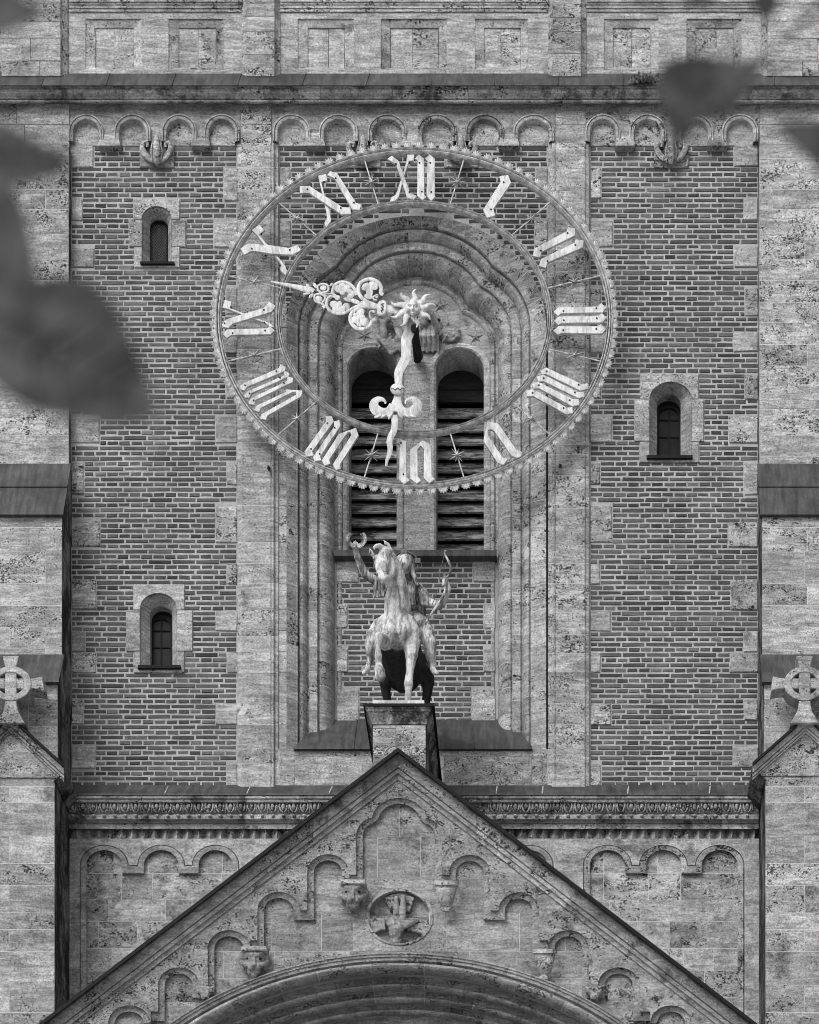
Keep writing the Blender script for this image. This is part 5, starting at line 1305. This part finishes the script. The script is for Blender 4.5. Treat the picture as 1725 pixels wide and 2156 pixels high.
# hands
def ribbon_h(mb, pts, pf, th, **k): ribbon(mb, pts, pf, th, Z8, **k)
def petal(mb, x, y, rx, ry, ang, pf, hgt=.03, z=Z8):
    """domed leaf lobe"""
    rows = []; ca, sa = math.cos(R(ang)), math.sin(R(ang))
    for i in range(5):
        f = [1.0, .9, .65, .35, .02][i]; hh = [-.025, .012, .026, .034, .037][i] / .037 * hgt
        rows.append([W(*z(x + (rx * f * math.cos(t)) * ca - (ry * f * math.sin(t)) * sa, y + (rx * f * math.cos(t)) * sa + (ry * f * math.sin(t)) * ca), pf + hh) for t in [2 * math.pi * k / 14 for k in range(14)]])
    mb.grid(rows, .6, True, False, True)
PH1, PH2 = PC_ + .14, PC_ + .20
hand = MB()
ribbon_h(hand, [(1380, 430, 38), (1358, 520, 50), (1345, 570, 50), (1318, 640, 47), (1317, 720, 43), (1316, 790, 44), (1288, 860, 42), (1253, 930, 40), (1249, 1000, 36), (1252, 1050, 33)], PH1, .03)
ribbon_h(hand, [(1243, 1130, 33), (1238, 1180, 36), (1230, 1230, 48), (1222, 1290, 34)], PH1 + .006, .04)
ribbon_h(hand, [(1206, 1325, 32), (1216, 1400, 30), (1205, 1470, 30), (1178, 1525, 30), (1166, 1575, 27), (1174, 1625, 25), (1165, 1685, 21), (1145, 1735, 16), (1138, 1792, 11)], PH1, .03)
wavy = hand.build('wavy_hand', 'gilded', ck); lab(wavy, 'pale wavy flame-shaped hand pointing down to six')
kn = MB(); petal(kn, 1240, 1088, 67, 58, 0, PH1 + .015, .04); kno = kn.build('knop', 'gilded', wavy)
zg = MB(); zg.tube([W(*Z8(x, y), PH1 + .058) for x, y in ((1185, 1085), (1200, 1075), (1218, 1095), (1240, 1075), (1262, 1095), (1282, 1075), (1296, 1085))], .005, 5); zg.build('zigzag_line', 'dark_metal', wavy)
for s in (-1, 1):
    cr = MB(); f = lambda x: 1222 + s * x
    ribbon_h(cr, [(f(25), 1230, 34), (f(60), 1285, 38), (f(120), 1302, 44), (f(180), 1275, 48), (f(198), 1225, 42), (f(170), 1185, 30), (f(125), 1180, 20), (f(96), 1200, 12), (f(92), 1222, 8)], PH1 + .012, .03)
    cr.build('scroll_leaf', 'gilded', wavy)
    for (x, y, a_) in ((45, 1328, 60), (105, 1332, 30), (155, 1335, 18)):
        q = MB(); petal(q, f(x), y, 44, 18, a_ if s > 0 else 180 - a_, PH1 + .0, .025); q.build('leaf_lobe', 'gilded', wavy)
orn = MB()
def rb(pts, w_=14): ribbon_h(orn, [(x, y, w_) if len((x, y)) == 2 else (x, y) for x, y in pts], PH2, .03)
ribbon_h(orn, [(80, 103, 8), (200, 127, 15), (320, 152, 22), (420, 178, 26), (470, 195, 12)], PH2 + .004, .03)
ribbon_h(orn, [(1300, 374, 34), (1200, 358, 33), (1130, 345, 30)], PH2, .03); ribbon_h(orn, [(1075, 333, 24), (1000, 322, 28), (930, 312, 36), (880, 335, 22)], PH2, .03)
rb([(1040, 318), (960, 285), (900, 235), (880, 175), (900, 115), (950, 85), (1010, 82), (1065, 110), (1092, 160), (1086, 205), (1108, 222)], 17)
rb([(1050, 270), (1025, 268), (1018, 245), (1040, 230), (1060, 222)], 8)
rb([(960, 325), (880, 345), (825, 385), (805, 440), (825, 495), (875, 532), (935, 535), (985, 505), (1010, 462), (1038, 446)], 17)
rb([(1010, 372), (1028, 385), (1000, 372), (985, 390), (990, 425), (1005, 450)], 9)
rb([(868, 225), (840, 160), (790, 118), (730, 105), (672, 128), (648, 175), (650, 215), (690, 245)], 14)
rb([(690, 245), (625, 238), (598, 270), (592, 320), (620, 365), (675, 393), (740, 395), (800, 365), (860, 332), (920, 318)], 14)
rb([(640, 215), (600, 215), (560, 205)], 6); rb([(610, 245), (585, 230), (560, 212)], 6)
rb([(545, 205), (600, 190), (608, 155), (585, 128), (545, 125), (512, 145), (512, 180), (535, 195)], 10)
rb([(535, 215), (490, 222), (478, 250), (492, 285), (530, 298), (565, 318), (575, 338), (560, 342)], 10); rb([(535, 215), (570, 235), (575, 265), (550, 295)], 10)
rb([(600, 140), (630, 140), (645, 122)], 7)
ornh = orn.build('scrollwork_hand', 'gilded', ck); lab(ornh, 'ornate openwork scroll hand pointing left between nine and ten')
for x, y, rx, ry, a_ in ((700, 168, 38, 30, 30), (770, 165, 40, 32, -30), (735, 135, 30, 22, 0), (815, 225, 40, 24, -50), (850, 283, 46, 18, 20), (785, 268, 36, 16, 15), (655, 310, 32, 28, 0), (675, 352, 30, 26, 40), (725, 358, 32, 28, 0), (770, 330, 30, 28, 0), (735, 205, 22, 18, 0), (800, 190, 26, 22, 40), (690, 250, 22, 20, 0), (705, 315, 22, 30, 20),
                      (955, 150, 40, 30, -30), (1020, 140, 42, 32, 30), (985, 195, 28, 40, 0), (975, 238, 34, 24, 10), (990, 170, 18, 16, 0), (900, 385, 40, 30, -60), (860, 450, 38, 32, 0), (935, 470, 40, 34, 30), (915, 425, 24, 22, 0), (885, 495, 24, 16, 40), (850, 405, 20, 14, 60),
                      (450, 168, 30, 13, 20), (425, 205, 32, 13, -20), (485, 138, 24, 13, 60), (450, 232, 24, 14, -50), (420, 142, 20, 12, 50), (395, 215, 20, 10, -10), (560, 160, 26, 22, 0), (520, 260, 30, 24, 30), (540, 212, 20, 16, 0), (640, 130, 16, 13, 0), (568, 330, 16, 13, 0), (1050, 240, 13, 13, 0), (1020, 378, 14, 13, 0)):
    q = MB(); petal(q, x, y, rx * 1.2, ry * 1.2, a_, PH2 - .006, .007); q.build('leaf_lobe', 'gilded', ornh)
cl_ = MB(); cl_.ext([Z8(1097 + 45 * math.cos(t) * (1 if abs(math.sin(t)) < .8 else 1) + 6 * math.sin(t) * -1, 340 + 74 * (abs(math.sin(t)) ** .6) * (1 if math.sin(t) > 0 else -1)) for t in [2 * math.pi * k / 24 for k in range(24)]], PH2 + .025, .07, .012); cl_.build('collar', 'gilded', ornh)
zg = MB(); zg.tube([W(*Z8(x, y), PH2 + .03) for x, y in ((1112, 300), (1092, 312), (1114, 328), (1090, 342), (1110, 356), (1088, 368), (1100, 385))], .005, 5); zg.build('zigzag_line', 'dark_metal', ornh)
sunb = MB(); PS_ = PH2 + .04
petal(sunb, 1380, 345, 78, 76, 0, PS_, .06)
sn = sunb.build('sun_boss', 'gilded', ck); lab(sn, 'gilded sun face with wavy rays at the hub')
for tx, ty2 in ((1398, 172), (1268, 205), (1175, 297), (1187, 437), (1277, 516), (1425, 520), (1545, 440), (1588, 312), (1535, 215)):
    dx, dy = tx - 1380, ty2 - 345; L = math.hypot(dx, dy); dx /= L; dy /= L; nx, ny = -dy, dx; pts = []
    for k in range(8):
        f = k / 7; rr = 62 + (L - 62) * f; wv = 9 * math.sin(f * 6.5) + (10 * (f - .8) / .2 if f > .8 else 0)
        pts.append((1380 + dx * rr + nx * wv, 345 + dy * rr + ny * wv, 27 * (1 - f) ** .8 + 6))
    q = MB(); ribbon_h(q, pts, PS_ + .006, .025, tone=.6, ch_=.008, n_sub=2); q.build('sun_ray', 'gilded', sn)
fc = Blob()
F_ = lambda x, y, d: W(*Z8(x, y), PS_ + .04 + d)
fc.chain([F_(1380, 300, 0), F_(1380, 350, .0)], [.05, .05], (1, .5, 1))
fc.chain([F_(1380, 320, .025), F_(1380, 352, .045)], [.009, .014]); 
for s in (-1, 1): fc.chain([F_(1380 + s * 45, 312, .015), F_(1380 + s * 12, 312, .03)], [.008, .008]); fc.ball(F_(1380 + s * 40, 365, .01), .026); fc.ball(F_(1380 + s * 28, 326, .022), .008)
fc.chain([F_(1355, 383, .022), F_(1380, 390, .03), F_(1405, 383, .022)], [.007, .01, .007]); fc.ball(F_(1380, 405, .01), .02)
fc.build('face', 'gilded', sn, .0045, 1)
# axle and its carrying struts, dark iron
ax_ = MB(); q = W(870, 648, PH2); ax_.tube([q, Vector((q.x, .5, q.z - .02))], .05, 12)
ax_.tube([W(872, 690, .55), W(884, 752, -.50)], [.042, .042], 10)
ax_.build('axle', 'dark_metal', ck)
MB().tube([W(905, 655, .45), W(922, 690, -.35)], .045, 8).build('wall_bracket', 'ring_metal', ck)
MB().tube([W(905, 676, -.2), W(925, 674, -.52)], .02, 8).build('wall_bracket', 'dark_metal', ck)
# iron brackets seen at the rim and inner ring
for u, v in ((766, 334), (949, 330), (684, 497), (1049, 484), (566, 985), (1180, 980)):
    MB().tube([W(u, v, PC_ - .03), Vector((W(u, v, .0).x, .03, W(u, v, 0).z))], .02, 8).build('wall_bracket', 'dark_metal', ck)

# ------------------------------------------------------------------ moss tuft on the flashing
pt = thing('moss_tuft', 'ragged tuft of moss growing on the copper flashing', 'plant', W(1362, 178, .35))
mt = MB()
for k in range(260):
    t = rnd.random(); u = 1332 + 70 * t + rnd.gauss(0, 3); v = 172 - 18 * math.sin(math.pi * min(1, t * 1.1)) * rnd.random() + 10 * t * rnd.random(); p = .22 + .12 * rnd.random()
    a = W(u, v, p); d = Vector((rnd.uniform(-.05, .05), rnd.uniform(-.06, .02), rnd.uniform(-.05, .05))); n = Vector((rnd.uniform(-.02, .02), 0, rnd.uniform(-.02, .02)))
    mt.face([a - n, a + d * .5 + n, a + d, a + d * .4 - n * 2], rnd.random())
mt.build('foliage', 'moss', pt, 'stuff')
bl = Blob()
for k in range(14): t = k / 13; bl.ball(W(1336 + 62 * t, 166 + 6 * t - 4 * math.sin(3 * t), .24), .03 + .035 * math.sin(math.pi * t) * rnd.uniform(.6, 1.2))
bl.build('cushion', 'moss', pt, .014, 1)

# ------------------------------------------------------------------ the tree beside the camera: only a few leaves hang into the frame
tree = thing('broadleaf_tree', 'dark blurred leaves hanging into the frame from a tree close to the camera', 'tree', (-2.6, -D + .6, 0))
tr = MB(); tr.tube([(-2.6, -D + .6, 0), (-2.55, -D + .7, 1.2), (-2.45, -D + .9, 2.4), (-2.3, -D + 1.1, 3.4), (-2.0, -D + 1.3, 4.4)], [.15, .12, .10, .075, .04], 12); tr.build('trunk', 'bark', tree)
DL = {}
def leaf(outline, d, bend=.012, twig=None, tilt=0.0, rib=None):
    p = D - d; cu_ = sum(q[0] for q in outline) / len(outline); cv_ = sum(q[1] for q in outline) / len(outline)
    outline = [(cu_ + (x - cu_) * 1.06, cv_ + (y - cv_) * 1.06) for x, y in outline]
    # smooth closed outline
    n = len(outline); pts = []
    for i in range(n):
        p0, p1, p2, p3 = [Vector(outline[(i + j) % n]) for j in (-1, 0, 1, 2)]
        for k in range(4):
            t = k / 4; pts.append(.5 * ((2 * p1) + (p2 - p0) * t + (2 * p0 - 5 * p1 + 4 * p2 - p3) * t * t + (3 * p1 - p0 - 3 * p2 + p3) * t ** 3))
    rows = []
    for f in (1, .8, .55, .3, .02):
        rows.append([W(cu_ + (q.x - cu_) * f, cv_ + (q.y - cv_) * f, p + tilt * (q.y - cv_) * f) + Vector((0, .000000035 * (((q.x - cu_) * .6 + (q.y - cv_) * .8) * f) ** 2, 0)) for q in pts])
    lf = MB().grid(rows, rnd.random(), True, False, True).build('leaf', 'leaf', tree)
    if rib:
        (ua, va), (ub, vb) = rib; du, dv = ub - ua, vb - va; m = MB()
        P3 = lambda u, v: W(u, v, p + tilt * (v - cv_) + .0015)
        m.tube([P3(ua + du * k / 6, va + dv * k / 6) for k in range(7)], [.0022 - .00025 * k for k in range(7)], 6)
        for k in range(1, 6):
            f = k / 6.5; L_ = .30 * (1 - abs(f - .4))
            for sg in (-1, 1): m.tube([P3(ua + du * f, va + dv * f), P3(ua + du * (f + L_ * .6) - sg * dv * L_, va + dv * (f + L_ * .6) + sg * du * L_)], [.0013, .0006], 5)
        m.build('vein', 'leaf_rib', lf)
    if twig:
        a = W(twig[0], twig[1], p); e = Vector(twig[2])
        MB().tube([a, a.lerp(e, .5) + Vector((0, 0, .02)), e], [.0018, .0025, .004], 6).build('twig', 'bark', tree)
TW = (W(-260, 150, D - 1.9)); LB = (W(-420, -60, D - 1.9))
MB().tube([(-2.3, -D + 1.1, 3.4), (-1.6, -D + 1.6, 3.5), tuple(LB), tuple(TW), tuple(W(-120, 420, D - 1.85))], [.05, .03, .018, .010, .005], 8).build('branch', 'bark', tree)
leaf([(-60, 640), (0, 600), (80, 592), (170, 592), (225, 635), (268, 710), (300, 790), (318, 862), (240, 884), (150, 872), (60, 850), (-10, 800), (-60, 740)], 1.75, .02, (-50, 690, W(-120, 420, D - 1.85)), .00018, ((-60, 690), (318, 862)))
leaf([(-70, 240), (0, 252), (60, 285), (110, 312), (158, 318), (140, 345), (118, 372), (80, 378), (30, 392), (-60, 400)], 1.65, -.015, (-60, 320, TW), 0, ((-60, 320), (150, 325)))
leaf([(-90, 370), (-20, 372), (30, 410), (58, 480), (70, 570), (40, 640), (-20, 660), (-90, 600)], 1.85, .02, (-80, 480, W(-120, 420, D - 1.85)))
leaf([(-80, -40), (0, -30), (50, 0), (88, 18), (50, 48), (0, 66), (-70, 60)], 2.0, .015, (-70, 10, TW))
RB_ = W(1900, -40, D - 1.95)
MB().tube([(-2.0, -D + 1.3, 4.4), (-.8, -D + 1.6, 3.9), (.8, -D + 1.8, 3.45), tuple(W(1450, -160, D - 1.95)), tuple(RB_)], [.04, .028, .018, .010, .006], 8).build('branch', 'bark', tree)
leaf([(1396, 150), (1430, 126), (1478, 122), (1540, 130), (1604, 132), (1585, 165), (1560, 205), (1530, 240), (1488, 244), (1455, 268), (1424, 314), (1412, 275), (1398, 210)], 2.2, .02, (1600, 132, RB_), .0002, ((1600, 134), (1418, 290)))
leaf([(1636, 266), (1690, 254), (1760, 262), (1800, 300), (1790, 370), (1740, 372), (1702, 332), (1662, 296)], 1.9, .01, (1790, 300, RB_))
leaf([(1440, -30), (1500, -30), (1492, 4), (1468, 14), (1448, 2)], 2.0, .005, (1470, -30, W(1450, -160, D - 1.95)))
leaf([(1590, -20), (1640, -10), (1632, 30), (1606, 40), (1590, 18)], 2.0, .005, (1610, -20, W(1450, -160, D - 1.95)))
